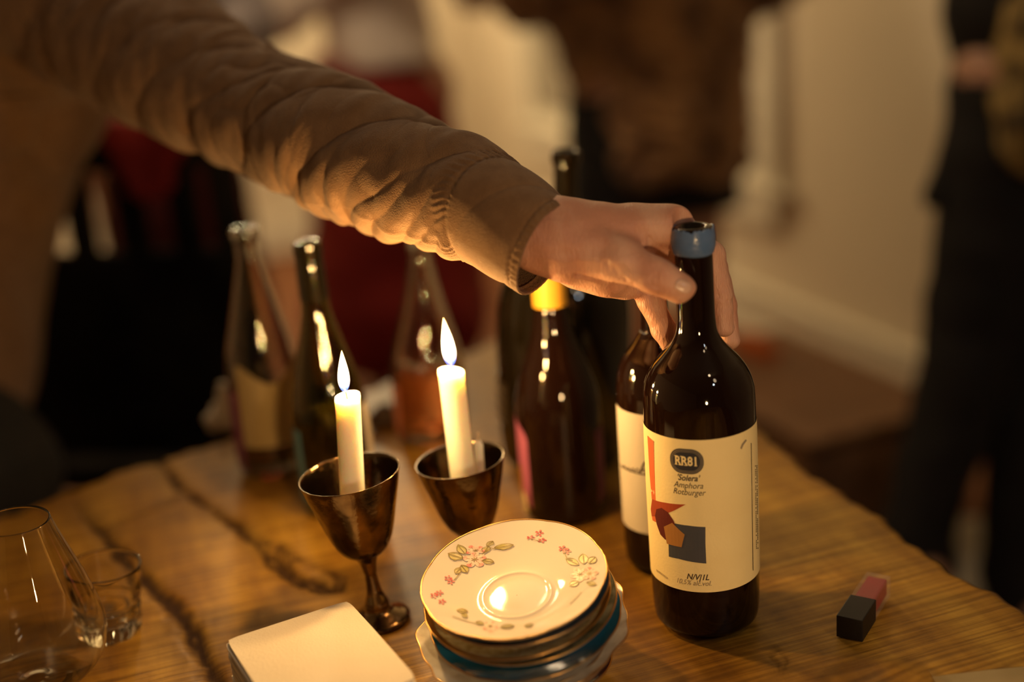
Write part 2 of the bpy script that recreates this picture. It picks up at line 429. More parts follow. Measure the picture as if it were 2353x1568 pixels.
# ------------------------------------------------------------------ the table
Acorn = at_z(1320, 715); Bn = at_z(2700, 1688); Dl = at_z(60, 1205)
eA = (at_z(2353, 1450) - at_z(1745, 1035)).normalized()     # along the right edge, towards the viewer
eB = (at_z(380, 1040) - at_z(1100, 785)).normalized()       # along the far edge, to the left
LA, LB = 1.95, 0.92
def px_line(pts): return np.array([list(at_z(*p))[:2] for p in pts])
cracks = [
    (px_line([(352, 1040), (400, 1105), (440, 1140), (480, 1165), (530, 1200), (580, 1240), (610, 1275), (640, 1300), (690, 1335), (740, 1352), (775, 1352)]), 0.0045, 0.005),
    (px_line([(175, 1160), (200, 1195), (225, 1215), (290, 1290), (345, 1345), (400, 1400), (430, 1435), (455, 1480), (480, 1530), (500, 1580), (560, 1700)]), 0.0055, 0.004),
    (px_line([(640, 1250), (690, 1290), (750, 1310), (785, 1330), (770, 1352)]), 0.0025, 0.002),
    (px_line([(225, 1215), (300, 1190), (380, 1160), (410, 1140)]), 0.0022, 0.0012),
    (px_line([(540, 1200), (640, 1265), (680, 1330)]), 0.0025, 0.002),
    (px_line([(1575, 1290), (1590, 1340), (1560, 1400)]), 0.002, 0.0006),
    (px_line([(1785, 1490), (1800, 1520), (1795, 1545)]), 0.002, 0.0006),
]
def seg_dist(P, poly):
    best = np.full(len(P), 9.0)
    for a, b in zip(poly[:-1], poly[1:]):
        ab = b - a; t = np.clip(((P - a) @ ab) / (ab @ ab), 0, 1)
        q = P - a - t[:, None] * ab
        best = np.minimum(best, np.sqrt((q * q).sum(1)))
    return best
NA, NB = 620, 360
ta = np.linspace(0, 1, NA + 1); tb = np.linspace(0, 1, NB + 1)
S, Tt = np.meshgrid(ta * LA, tb * LB, indexing='ij')
def edge_wob(s, ph): return 0.006 * np.sin(s * 9 + ph) + 0.004 * np.sin(s * 31 + ph * 2) + 0.0022 * np.sin(s * 83 + ph) + 0.0014 * np.sin(s * 211 + 2 * ph)
wr = edge_wob(S, 0.7) * np.clip(1 - Tt / 0.12, 0, 1) ** 2
wl = edge_wob(S, 2.9) * np.clip(1 - (LB - Tt) / 0.12, 0, 1) ** 2
wf = 1.4 * edge_wob(Tt, 4.1) * np.clip(1 - S / 0.12, 0, 1) ** 2
X = Acorn.x + eA.x * (S + wf) + eB.x * (Tt + wr + wl)
Y = Acorn.y + eA.y * (S + wf) + eB.y * (Tt + wr + wl)
P2 = np.stack([X.ravel(), Y.ravel()], 1)
P3 = np.concatenate([P2, np.full((len(P2), 1), TZ)], 1)
Z = np.zeros(len(P2)); stain = np.zeros(len(P2))
jag = wnoise(P3.astype(np.float32), 0.006) * 0.0020 + wnoise(P3.astype(np.float32), 0.022) * 0.0034
for poly, wd, dp in cracks:
    d = np.abs(seg_dist(P2, poly) + jag)
    Z -= dp * np.exp(-(d / wd) ** 2)
    stain = np.maximum(stain, np.exp(-(d / (wd * 1.25)) ** 2) * min(1, dp / 0.004 + 0.3))
    stain = np.maximum(stain, 0.55 * np.exp(-(d / (wd * 3.6)) ** 2) * np.clip(0.6 + 0.6 * jag / 0.003, 0.2, 1))
Z += 0.0004 * wnoise(P3.astype(np.float32), 0.1) - 0.0004
ed = np.minimum(np.minimum(Tt, LB - Tt), S).ravel()
Z -= 0.005 * np.exp(-(ed / 0.006) ** 2)
stain = np.maximum(stain, 0.75 * np.exp(-(ed / 0.0045) ** 2))
V = np.stack([P2[:, 0], P2[:, 1], TZ + Z], 1)
ii = np.arange(NA)[:, None] * (NB + 1) + np.arange(NB)[None, :]
Fq = np.stack([ii, ii + 1, ii + NB + 2, ii + NB + 1], -1).reshape(-1, 4)
table = empty('table', (0, 0, 0))
tag(table, 'live-edge wooden slab table with dark cracks, under all the bottles and plates', 'table')
me = mesh_np('table_top', V, Fq)
ca = me.color_attributes.new('stain', 'FLOAT_COLOR', 'POINT')
cdata = np.ones((len(V), 4), np.float32); cdata[:, 0] = cdata[:, 1] = cdata[:, 2] = stain
ca.data.foreach_set('color', cdata.ravel())
wood = bpy.data.materials.new('slab_wood'); wood.use_nodes = True
nt = wood.node_tree; L = nt.links.new; bs = nt.nodes['Principled BSDF']
tc = nt.nodes.new('ShaderNodeTexCoord'); mp = nt.nodes.new('ShaderNodeMapping')
mp.vector_type = 'POINT'; mp.inputs['Rotation'].default_value = (0, 0, -math.atan2(eA.y, eA.x))
L(tc.outputs['Object'], mp.inputs['Vector'])
def scaled(sx, sy):
    q = nt.nodes.new('ShaderNodeMapping'); q.inputs['Scale'].default_value = (sx, sy, 1); L(mp.outputs[0], q.inputs['Vector']); return q
def noise(vec, sc, det=4, rough=0.55):
    q = nt.nodes.new('ShaderNodeTexNoise'); q.inputs['Scale'].default_value = sc; q.inputs['Detail'].default_value = det
    q.inputs['Roughness'].default_value = rough; L(vec, q.inputs['Vector']); return q
def ramp(fac, stops):
    q = nt.nodes.new('ShaderNodeValToRGB'); L(fac, q.inputs['Fac'])
    while len(q.color_ramp.elements) < len(stops): q.color_ramp.elements.new(0.5)
    for e, (p, c) in zip(q.color_ramp.elements, stops): e.position = p; e.color = (*c, 1)
    return q
def mix(a, b, fac, mode='MIX'):
    q = nt.nodes.new('ShaderNodeMix'); q.data_type = 'RGBA'; q.blend_type = mode
    L(a, q.inputs['A']); L(b, q.inputs['B'])
    if isinstance(fac, float): q.inputs['Factor'].default_value = fac
    else: L(fac, q.inputs['Factor'])
    return q.outputs['Result']
big = noise(scaled(1.2, 4).outputs[0], 3.2, 3)
base_c = ramp(big.outputs['Fac'], [(0.30, (0.20, 0.086, 0.010)), (0.5, (0.41, 0.212, 0.026)), (0.72, (0.58, 0.345, 0.055))])
saw = noise(scaled(260, 7).outputs[0], 1.0, 3, 0.65)       # fine saw marks across the slab
sawr = ramp(saw.outputs['Fac'], [(0.38, (0.40, 0.34, 0.26)), (0.60, (1.0, 1.0, 1.0))])
grain = noise(scaled(5, 70).outputs[0], 1.0, 5, 0.6)
grr = ramp(grain.outputs['Fac'], [(0.35, (0.72, 0.66, 0.58)), (0.6, (1.03, 1.03, 1.03))])
blot = noise(mp.outputs[0], 26, 5, 0.7)
blr = ramp(blot.outputs['Fac'], [(0.30, (0.52, 0.42, 0.32)), (0.50, (1, 1, 1))])
c1 = mix(base_c.outputs[0], sawr.outputs[0], 0.75, 'MULTIPLY')
c2 = mix(c1, grr.outputs[0], 0.55, 'MULTIPLY')
c3 = mix(c2, blr.outputs[0], 0.55, 'MULTIPLY')
va = nt.nodes.new('ShaderNodeVertexColor'); va.layer_name = 'stain'
dk = nt.nodes.new('ShaderNodeRGB'); dk.outputs[0].default_value = (0.030, 0.010, 0.004, 1)
c4 = mix(c3, dk.outputs[0], va.outputs['Color'])
L(c4, bs.inputs['Base Color'])
rr0 = nt.nodes.new('ShaderNodeMapRange'); rr0.inputs['To Min'].default_value = 0.42; rr0.inputs['To Max'].default_value = 0.95
L(va.outputs['Color'], rr0.inputs['Value']); L(rr0.outputs[0], bs.inputs['Roughness'])
bs.inputs['Roughness'].default_value = 0.42; bs.inputs['Specular IOR Level'].default_value = 0.4
bp = nt.nodes.new('ShaderNodeBump'); bp.inputs['Strength'].default_value = 0.5; bp.inputs['Distance'].default_value = 0.0012
L(saw.outputs['Fac'], bp.inputs['Height']); L(bp.outputs[0], bs.inputs['Normal'])
M['wood'] = wood
link('table_top', me, wood, table)
M['bark'] = mat('bark', (0.10, 0.042, 0.016), 0.85, var=(0.20, 0.09, 0.03), vscale=60, bump=0.9, bscale=120)
# bark skirt all round
rim = [(i, 0) for i in range(NA + 1)] + [(NA, j) for j in range(1, NB + 1)] + [(i, NB) for i in range(NA - 1, -1, -1)] + [(0, j) for j in range(NB - 1, 0, -1)]
rim = rim[::2]
cen = np.array([X.mean(), Y.mean()])
SV = []; nr = 9
for (i, j) in rim:
    q = np.array([X[i, j], Y[i, j]]); od = (q - cen); od = od / np.linalg.norm(od)
    s = i * 0.0031 + j * 0.0026
    for k in range(nr):
        z = -0.0035 - 0.055 * k / (nr - 1)
        o_ = 0.0035 * math.sin(s * 130 + k * 1.3) * math.sin(s * 47) + 0.0045 * math.sin(PI * min(1, k / 3)) + 0.003 * math.sin(s * 61 + k)
        if k == 0: o_ = -0.002
        SV.append((q[0] + od[0] * o_, q[1] + od[1] * o_, TZ + z - 0.001))
SF = []
for a in range(len(rim)):
    b = (a + 1) % len(rim)
    for k in range(nr - 1):
        SF.append((a * nr + k, a * nr + k + 1, b * nr + k + 1, b * nr + k))
SF.append([a * nr + nr - 1 for a in range(len(rim))][::-1])
from_py('bark_edge', SV, SF, M['bark'], table)
for (s_, t_) in ((0.2, 0.12), (0.2, LB - 0.14), (LA - 0.2, 0.12), (LA - 0.2, LB - 0.14)):
    c = Acorn + eA * s_ + eB * t_
    box('leg', (c.x, c.y, 0.345), (0.07, 0.07, 0.69), M['bark'], table)

# ------------------------------------------------------------------ generic turned things
class Axis:
    def __init__(s, base_px, top_px=None, base_z=TZ):
        s.B = at_z(*base_px, base_z)
        if top_px is None: s.A = Vector((0, 0, 1))
        else: s.A = (at_y(*top_px, s.B.y) - s.B).normalized()
        s.M = frame_of(s.B, s.A)
    def t(s, row): return solve_row(s.B, s.A, row)
    def r(s, hw, t):
        P = s.B + s.A * t
        return hw * (P - CAM).dot(FW) / FPX
    def prof(s, rows):
        out = []
        for row, hw in rows:
            t = s.t(row); out.append((s.r(hw, t), t))
        return out
    def hit(s, px, py, rad):
        """where the sight line to (px,py) meets the cylinder of radius rad: (arc length, height)"""
        Mi = s.M.inverted(); o = Mi @ CAM; d = Mi.to_3x3() @ ray(px, py)
        a = d.x ** 2 + d.y ** 2; b = 2 * (o.x * d.x + o.y * d.y); c = o.x ** 2 + o.y ** 2 - rad ** 2
        disc = max(b * b - 4 * a * c, 0); t = (-b - math.sqrt(disc)) / (2 * a)
        P = o + d * t
        return math.atan2(P.y, P.x) * rad, P.z
    def facing(s):
        Mi = s.M.inverted(); o = Mi @ CAM; return math.atan2(o.y, o.x)

def bottle(name_label, ax, rows, glass, wall=None, foot_h=0.0):
    """rows top -> bottom of (row, half width); closed glass body with a foot and an open mouth"""
    root = empty('bottle', mw=ax.M)
    tag(root, name_label, 'bottle')
    pr = ax.prof(rows)[::-1]
    rb = pr[0][0]
    z0 = 0.0
    pr = [(rb * 0.30, 0.012), (rb * 0.62, 0.004), (rb * 0.78, 0.0), (rb * 0.92, 0.0015)] + [(r, max(z, 0.006)) for r, z in pr]
    pr = [p for i, p in enumerate(pr) if i == 0 or p[1] > pr[i - 1][1] - 1e-9 or i < 5]
    P = smooth_prof(pr, 6)
    th = wall or 0.003
    rt, zt = pr[-1]
    inner = [(rt - 0.0015, zt + 0.0006), (rt - 0.0045, zt)]
    if wall:
        for r, z in reversed(pr[4:-1]):
            if r - th > 0.004: inner.append((r - th, z))
        inner += [(rb * 0.7, 0.012), (rb * 0.3, 0.018)]
        V, Fc = lathe(P + smooth_prof(inner, 3), 72, close_bottom=True, close_top=True)
    else:
        inner += [(rt - 0.005, zt - 0.03), (rt - 0.0055, zt - 0.05)]
        V, Fc = lathe(P + inner, 72, close_bottom=True, close_top=True)
    from_py('glass_body', V, Fc, glass, root)
    return root, pr
def band(name, ax, root, pr, z0, z1, a0, a1, m, off=0.0004, n=48, nz=6, prof=None, zf0=None, zf1=None):
    """paper label hugging the bottle between heights z0..z1 and angles a0..a1"""
    zr = np.array([p[1] for p in pr[3:]]); rr = np.array([p[0] for p in pr[3:]])
    V = []; Fc = []
    for k in range(nz + 1):
        for i in range(n + 1):
            u = i / n
            za = z0 + (zf0(u) if zf0 else 0); zb = z1 + (zf1(u) if zf1 else 0)
            z = za + (zb - za) * k / nz
            r = float(np.interp(z, zr, rr)) + off
            a = a0 + (a1 - a0) * u
            V.append((r * math.cos(a), r * math.sin(a), z))
    for k in range(nz):
        for i in range(n):
            q = k * (n + 1) + i
            Fc.append((q, q + 1, q + n + 2, q + n + 1))
    return from_py(name, V, Fc, m, root)
def wrap_poly(name, polys, ax, root, rad, m, off, step=0.003, raw=None):
    """flat artwork given as (arc, height) polygons, sliced fine and bent round the bottle"""
    bm = bmesh.new()
    if raw is not None: bm.from_mesh(raw)
    for poly in polys:
        vs = [bm.verts.new((p[0], p[1], 0)) for p in poly]
        bm.faces.new(vs)
    xs = [v.co.x for v in bm.verts]
    x = math.floor(min(xs) / step) * step + step
    while x < max(xs):
        g = bm.verts[:] + bm.edges[:] + bm.faces[:]
        bmesh.ops.bisect_plane(bm, geom=g, plane_co=(x, 0, 0), plane_no=(1, 0, 0)); x += step
    bmesh.ops.triangulate(bm, faces=bm.faces[:])
    for v in bm.verts:
        a = v.co.x / rad; r = rad + off
        v.co = Vector((r * math.cos(a), r * math.sin(a), v.co.y))
    bmesh.ops.recalc_face_normals(bm, faces=bm.faces[:])
    return from_bm(name, bm, m, root, smooth=False)
def text_mesh(s, size, shear=0.0, xs=1.0, bold=0.0, align='CENTER'):
    cu = bpy.data.curves.new('txt', 'FONT'); cu.body = s; cu.size = size; cu.shear = shear
    cu.align_x = align; cu.align_y = 'CENTER'; cu.offset = bold; cu.resolution_u = 3
    o = bpy.data.objects.new('txt', cu); COL.objects.link(o)
    dg = bpy.context.evaluated_depsgraph_get(); me = bpy.data.meshes.new_from_object(o.evaluated_get(dg))
    bpy.data.objects.remove(o); bpy.data.curves.remove(cu)
    for v in me.vertices: v.co.x *= xs
    return me
def shift_mesh(me, dx, dy, rot=0.0):
    c, s = math.cos(rot), math.sin(rot)
    for v in me.vertices:
        x, y = v.co.x, v.co.y
        v.co.x = x * c - y * s + dx; v.co.y = x * s + y * c + dy
    return me

# ------------------------------------------------------------------ the held bottle
mx = Axis((1624, 1418))
rows = [(520, 43), (524, 46), (540, 47.5), (565, 47), (577, 44), (600, 43.5), (700, 44), (735, 45), (762, 49), (785, 60), (806, 78), (830, 100), (855, 116), (880, 125), (905, 128), (980, 128), (1100, 127), (1250, 124), (1340, 122), (1385, 119), (1408, 114), (1420, 104)]
mb, mpr = bottle('dark wine bottle with cream label and blue wax neck, gripped by the hand', mx, rows, M['dark_glass'])
rad = float(np.interp(mx.t(1150), [p[1] for p in mpr[3:]], [p[0] for p in mpr[3:]]))
fc = mx.facing()
s1, z1 = mx.hit(1610, 1012, rad); s2, z2 = mx.hit(1625, 1362, rad)
lab = band('front_label', mx, mb, mpr, z2, z1, fc - 1.62, fc + 1.62, M['paper_cream'], off=0.0004, n=80, nz=10)
lab['label'] = 'cream paper label with printed badge and shapes'
def H(px, py): return mx.hit(px, py, rad)
def decal(name, pts, m, off): return wrap_poly(name, [[H(*p) for p in pts]], mx, lab, rad, m, off)
# badge
bl, bt = H(1541, 1056), H(1580, 1032); br, bb = H(1617, 1064), H(1580, 1089)
cx, cz = (bl[0] + br[0]) / 2, (bt[1] + bb[1]) / 2
hw_, hh_ = abs(br[0] - bl[0]) / 2, abs(bt[1] - bb[1]) / 2
sgn = 1 if br[0] > bl[0] else -1
def rrect(hw, hh, n=10):
    r = hh * 0.92; pts = []
    for qx, qy, a0 in ((1, 1, 0), (-1, 1, 90), (-1, -1, 180), (1, -1, 270)):
        for k in range(n + 1):
            a = math.radians(a0 + 90 * k / n)
            pts.append((cx + qx * (hw - r) + r * math.cos(a), cz + qy * (hh - r) + r * math.sin(a)))
    return pts
def ring(hw, hh, t):
    a = rrect(hw, hh); b = rrect(hw - t, hh - t); n = len(a)
    return [[a[i], a[(i + 1) % n], b[(i + 1) % n], b[i]] for i in range(n)]
wrap_poly('badge', [rrect(hw_, hh_)], mx, lab, rad, M['ink_navy'], 0.0006)
wrap_poly('badge_ring', ring(hw_ * 0.93, hh_ * 0.90, 0.0004) + ring(hw_ * 0.84, hh_ * 0.78, 0.0003), mx, lab, rad, M['ink_grey'], 0.00075)
tm = text_mesh('RR81', hh_ * 1.0, xs=0.80, bold=0.00025)
shift_mesh(tm, cx, cz)
wrap_poly('badge_lettering', [], mx, lab, rad, M['paper_cream'], 0.0008, raw=tm)
tw = max(v.co.x for v in tm.vertices) - min(v.co.x for v in tm.vertices)
x0 = min(v.co.x for v in tm.vertices); y0 = min(v.co.y for v in tm.vertices); y1 = max(v.co.y for v in tm.vertices)
ser = []
for (u, v_) in ((0.03, 0), (0.03, 1), (0.21, 0), (0.31, 0), (0.31, 1), (0.49, 0), (0.955, 0)):
    px_ = x0 + u * tw; yy = y0 + 0.0003 if v_ == 0 else y1 - 0.0003
    ser.append([(px_ - 0.0009, yy - 0.0003), (px_ + 0.0011, yy - 0.0003), (px_ + 0.0011, yy + 0.0003), (px_ - 0.0009, yy + 0.0003)])
wrap_poly('lettering_serif', ser, mx, lab, rad, M['paper_cream'], 0.0008)
def put_text(s, px, py, size, m, shear=0.3, xs=0.85, bold=0.0, rot=0.0, name='lettering', off=0.0006):
    a, z = H(px, py); t = text_mesh(s, size, shear, xs, bold); shift_mesh(t, a, z, rot)
    return wrap_poly(name, [], mx, lab, rad, m, off, raw=t)
put_text("'Solera'", 1580, 1099, 0.0066, M['ink_dark'], bold=0.00012)
put_text('Amphora', 1581, 1116, 0.0066, M['ink_dark'])
put_text('Rotburger', 1582, 1132, 0.0066, M['ink_dark'])
put_text('N/V|1L', 1603, 1327, 0.0066, M['ink_dark'], bold=0.00008)
put_text('10.5% alc.vol.', 1593, 1340, 0.0058, M['ink_grey'])
decal('orange_strip', [(1489, 1001), (1503, 1014), (1505, 1080), (1508, 1152), (1499, 1147), (1494, 1090)], M['ink_orange'], 0.0005)
decal('rust_shape', [(1500, 1147), (1530, 1155), (1576, 1159), (1550, 1173), (1517, 1186), (1499, 1186), (1497, 1170)], M['ink_rust'], 0.0006)
decal('orange_shape', [(1499, 1186), (1512, 1187), (1508, 1200), (1501, 1196)], M['ink_orange'], 0.0005)
decal('slate_square', [(1553, 1203), (1585, 1208), (1621, 1211), (1621, 1250), (1623, 1295), (1590, 1291), (1560, 1284), (1538, 1279), (1537, 1240), (1540, 1205)], M['ink_slate'], 0.0005)
decal('maroon_leaf', [(1510, 1170), (1522, 1167), (1536, 1177), (1548, 1195), (1552, 1204), (1548, 1222), (1540, 1236), (1530, 1240), (1519, 1228), (1511, 1205), (1507, 1185)], M['ink_maroon'], 0.0007)
decal('ochre_pentagon', [(1527, 1210), (1546, 1201), (1574, 1228), (1567, 1257), (1534, 1249)], M['ink_ochre'], 0.0008)
decal('thin_line', [(1724.0, 1018), (1725.3, 1018), (1729.6, 1311), (1728.4, 1311)], M['ink_dark'], 0.0006)
strk = []
for i in range(46):
    y = 1070 + i * 4.2; x = 1733.5 + i * 0.06
    for dx, ln in ((0, 2.6), (3.2, 2.9)):
        if rng.random() < 0.85: strk.append([H(x + dx, y), H(x + dx + 1.3, y - 0.6), H(x + dx + 1.4, y + ln - 0.6), H(x + dx + 0.1, y + ln)])
wrap_poly('small_print', strk, mx, lab, rad, M['ink_dark'], 0.0006)
strk = []
for i in range(9):
    x = 1510 + i * 3.0; y = 1308 + i * 2.2
    strk.append([H(x, y), H(x + 1.1, y + 0.5), H(x + 1.6, y + 6), H(x + 0.4, y + 5.5)])
wrap_poly('faint_print', strk, mx, lab, rad, M['ink_grey'], 0.0006)
decal('scuff_mark', [(1700, 1030), (1704, 1020), (1712, 1010), (1715, 1012), (1707, 1023), (1703, 1033)], M['ink_grey'], 0.0005)
# blue wax collar with a torn top edge
zr = [p[1] for p in mpr[3:]]; rr_ = [p[0] for p in mpr[3:]]
zb = mx.t(583); zt = mx.t(523)
V = []; Fc = []; n = 96; nz = 14
for k in range(nz + 1):
    for i in range(n):
        a = 2 * PI * i / n
        jagz = 0.0006 + 0.0006 * math.sin(5 * a + 1) + 0.0006 * math.sin(11 * a) + 0.0005 * math.sin(23 * a + 2)
        top = zt - 0.0002 + min(0.0012, jagz)
        bot = zb + 0.0006 * math.sin(2 * a + 0.5) + 0.0005 * math.sin(a + 2.4)
        u = k / nz; z = bot + (top - bot) * u
        r = float(np.interp(min(z, zt - 0.001), zr, rr_)) + 0.0009 + 0.0004 * math.sin(PI * u)
        if u < 0.07: r -= 0.0007
        V.append((r * math.cos(a), r * math.sin(a), z))
for k in range(nz):
    for i in range(n):
        j = (i + 1) % n; Fc.append((k * n + i, k * n + j, (k + 1) * n + j, (k + 1) * n + i))
o = from_py('wax_collar', V, Fc, M['blue_wax'], mb); o['label'] = 'blue wax collar with torn upper edge'
add_solid(o, 0.0012, -1)

# ------------------------------------------------------------------ cream label bottle behind it
ax = Axis((1531, 1288))
rows = [(500, 34), (515, 34), (522, 31), (735, 32), (760, 37), (785, 52), (815, 76), (840, 88), (870, 95), (930, 97), (1200, 94), (1262, 91), (1280, 86), (1290, 78)]
b, pr = bottle('dark bottle with plain cream label and handwritten script, just behind the held one', ax, rows, M['dark_glass'])
rad2 = float(np.interp(ax.t(1080), [p[1] for p in pr[3:]], [p[0] for p in pr[3:]]))
fc = ax.facing()
_, z1 = ax.hit(1485, 955, rad2); _, z2 = ax.hit(1495, 1229, rad2)
lb = band('label_paper', ax, b, pr, z2, z1, fc - 1.5, fc + 1.5, M['paper_white'], n=60)
path = [(1424, 1062), (1429, 1068), (1432, 1076), (1437, 1070), (1440, 1080), (1446, 1074), (1449, 1084), (1455, 1075), (1459, 1083), (1466, 1076), (1470, 1088), (1478, 1066), (1483, 1060), (1473, 1084), (1481, 1078), (1486, 1092), (1492, 1096)]
rib = []
for a_, b_ in zip(path[:-1], path[1:]):
    d = Vector((b_[0] - a_[0], b_[1] - a_[1])).normalized() * 0.9; nx, ny = -d.y, d.x
    rib.append([ax.hit(a_[0] + nx, a_[1] + ny, rad2), ax.hit(b_[0] + nx, b_[1] + ny, rad2), ax.hit(b_[0] - nx, b_[1] - ny, rad2), ax.hit(a_[0] - nx, a_[1] - ny, rad2)])
wrap_poly('script_lettering', rib, ax, lb, rad2, M['ink_dark'], 0.0007)

# ------------------------------------------------------------------ yellow capsule bottle
ax = Axis((1299, 1178))
rows = [(520, 39), (530, 40), (610, 39), (695, 37), (705, 38), (760, 48), (800, 60), (845, 78), (890, 92), (930, 98), (1000, 98), (1120, 96), (1160, 92), (1178, 84)]
b, pr = bottle('dark wine bottle with a bright yellow neck capsule and pink label edges', ax, rows, M['dark_glass'])
fc = ax.facing()
zc0, zc1 = ax.t(700), ax.t(516)
o = band('capsule', ax, b, pr, zc0, zc1 - 0.002, 0, 2 * PI, M['yellow_foil'], off=0.0009, n=64, nz=10); o['label'] = 'yellow neck capsule'
lo_, hi_ = ax.t(1185), ax.t(905)
o = band('front_label', ax, b, pr, ax.t(1168), ax.t(985), fc - 2.6, fc - 0.86, M['paper_pink'], n=40, zf1=lambda u: 0.030 * (1 - u) ** 0.5 if u < 1 else 0)
o['label'] = 'pink label with orange swirl'
for (z0_, z1_, a0_, a1_, mm_) in ((ax.t(1120), ax.t(1060), fc - 1.45, fc - 1.2, M['ink_ochre']), (ax.t(1160), ax.t(1120), fc - 1.3, fc - 1.05, M['paper_cream'])):
    band('label_swirl', ax, o, pr, z0_, z1_, a0_, a1_, mm_, off=0.0008, n=14, zf0=lambda u: -0.006 * math.sin(PI * u), zf1=lambda u: 0.006 * math.sin(PI * u))
o = band('back_label', ax, b, pr, ax.t(1168), ax.t(975), fc + 0.92, fc + 2.6, M['paper_violet'], n=40)
o['label'] = 'violet back label'

# ------------------------------------------------------------------ large black bottle
ax = Axis((1292, 1052), (1301, 348))
rows = [(346, 32), (352, 34), (374, 34), (380, 29), (470, 30), (520, 44), (560, 78), (600, 112), (640, 138), (680, 150), (760, 155), (930, 150), (1020, 140), (1040, 132), (1052, 120)]
b, pr = bottle('largest black bottle, tall neck rising behind the wrist', ax, rows, M['magnum_glass'])
fc = ax.facing()
o = band('label_paper', ax, b, pr, ax.t(990), ax.t(860), fc - 2.6, fc - 1.0, M['ink_dark'], n=30); o['label'] = 'small dark label with cream print'
strk = []
for i in range(4):
    band('print_line', ax, o, pr, ax.t(880 + 24 * i), ax.t(876 + 24 * i), fc - 1.35, fc - 1.08, M['ink_grey'], off=0.001, n=10, nz=1)

# ------------------------------------------------------------------ rose bottle
ax = Axis((993, 1008), (964, 560))
rows = [(556, 25), (562, 27), (574, 27), (580, 24), (600, 26), (650, 36), (700, 48), (750, 63), (800, 77), (835, 83), (870, 84), (950, 83), (990, 80), (1008, 72)]
b, pr = bottle('clear glass bottle half full of pink wine', ax, rows, M['clear_glass'], wall=0.003)
fc = ax.facing()
def liquid(ax, root, pr, row, m, wall=0.0034):
    zt = ax.t(row); zs_ = [p[1] for p in pr[4:]]; rs_ = [p[0] for p in pr[4:]]
    P = [(0.012, 0.0125), (pr[4][0] * 0.75, 0.0128)]
    z = 0.016
    while z < zt:
        P.append((float(np.interp(z, zs_, rs_)) - wall, z)); z += 0.006
    P.append((float(np.interp(zt, zs_, rs_)) - wall, zt))
    V, Fc = lathe(P, 56, True, True)
    return from_py('wine', V, Fc, m, root)
liquid(ax, b, pr, 842, M['rose_wine'])['label'] = 'pink wine'
o = band('label_paper', ax, b, pr, ax.t(1000), ax.t(870), fc - 2.4, fc - 0.95, M['paper_coral'], n=30); o['label'] = 'coral label seen at the left side'

# ------------------------------------------------------------------ green bottle
ax = Axis((786, 1163), (705, 560))
rows = [(556, 30), (560, 32), (582, 32), (586, 29), (600, 31), (690, 32), (720, 35), (760, 44), (800, 55), (850, 70), (900, 82), (940, 87), (1000, 88), (1120, 86), (1150, 80), (1163, 72)]
b, pr = bottle('olive green bottle with a blue label, behind the left candle', ax, rows, M['green_glass'], wall=0.003)
fc = ax.facing()
liquid(ax, b, pr, 968, M['olive_wine'])['label'] = 'dark wine left in the bottle'
o = band('blue_label', ax, b, pr, ax.t(1150), ax.t(965), fc - 2.7, fc - 0.95, M['paper_blue'], n=40); o['label'] = 'blue label at the left side'
o = band('white_label', ax, b, pr, ax.t(1050), ax.t(925), fc + 1.0, fc + 2.4, M['paper_white'], n=30); o['label'] = 'white label at the right side'
o = band('neck_foil', ax, b, pr, ax.t(685), ax.t(562), 0, 2 * PI, M['magnum_glass'], off=0.0006, n=48, nz=8); o['label'] = 'dark neck foil'

# ------------------------------------------------------------------ clear bottle, far left
ax = Axis((628, 1076), (563, 530))
rows = [(526, 34), (530, 35), (546, 35), (551, 29), (590, 29), (640, 40), (690, 52), (740, 64), (790, 76), (830, 80), (870, 81), (1000, 79), (1045, 77), (1062, 72), (1076, 66)]
b, pr = bottle('clear bottle with cream and purple labels, leftmost in the row', ax, rows, M['clear_glass'], wall=0.003)
fc = ax.facing()
liquid(ax, b, pr, 1008, M['red_wine'])['label'] = 'last of the red wine'
o = band('tan_label', ax, b, pr, ax.t(1000), ax.t(838), fc - 0.80, fc + 1.5, M['paper_tan'], n=44, zf1=lambda u: 0.010 * math.cos(u * 7)); o['label'] = 'cream patterned label'
o = band('purple_label', ax, b, pr, ax.t(1062), ax.t(880), fc - 2.4, fc - 0.84, M['paper_purple'], n=40); o['label'] = 'purple label edge'

# ------------------------------------------------------------------ goblets and candles
flame_m = bpy.data.materials.new('flame'); flame_m.use_nodes = True
nt = flame_m.node_tree; nt.nodes.clear(); L = nt.links.new
out = nt.nodes.new('ShaderNodeOutputMaterial'); em = nt.nodes.new('ShaderNodeEmission'); tr = nt.nodes.new('ShaderNodeBsdfTransparent'); ad = nt.nodes.new('ShaderNodeAddShader')
tc = nt.nodes.new('ShaderNodeTexCoord'); sx = nt.nodes.new('ShaderNodeSeparateXYZ'); rp = nt.nodes.new('ShaderNodeValToRGB'); ms = nt.nodes.new('ShaderNodeMath')
L(tc.outputs['Generated'], sx.inputs[0]); L(sx.outputs['Z'], rp.inputs['Fac'])
e = rp.color_ramp.elements
e[0].position = 0.0; e[0].color = (0.03, 0.05, 0.25, 1); e[1].position = 1.0; e[1].color = (1.0, 0.55, 0.16, 1)
for p_, c_ in ((0.12, (0.08, 0.11, 0.38, 1)), (0.24, (0.9, 0.62, 0.38, 1)), (0.45, (1.0, 0.80, 0.46, 1))):
    q = rp.color_ramp.elements.new(p_); q.color = c_
L(rp.outputs[0], em.inputs['Color']); em.inputs['Strength'].default_value = 4.5
L(em.outputs[0], ad.inputs[0]); L(tr.outputs[0], ad.inputs[1]); L(ad.outputs[0], out.inputs['Surface'])

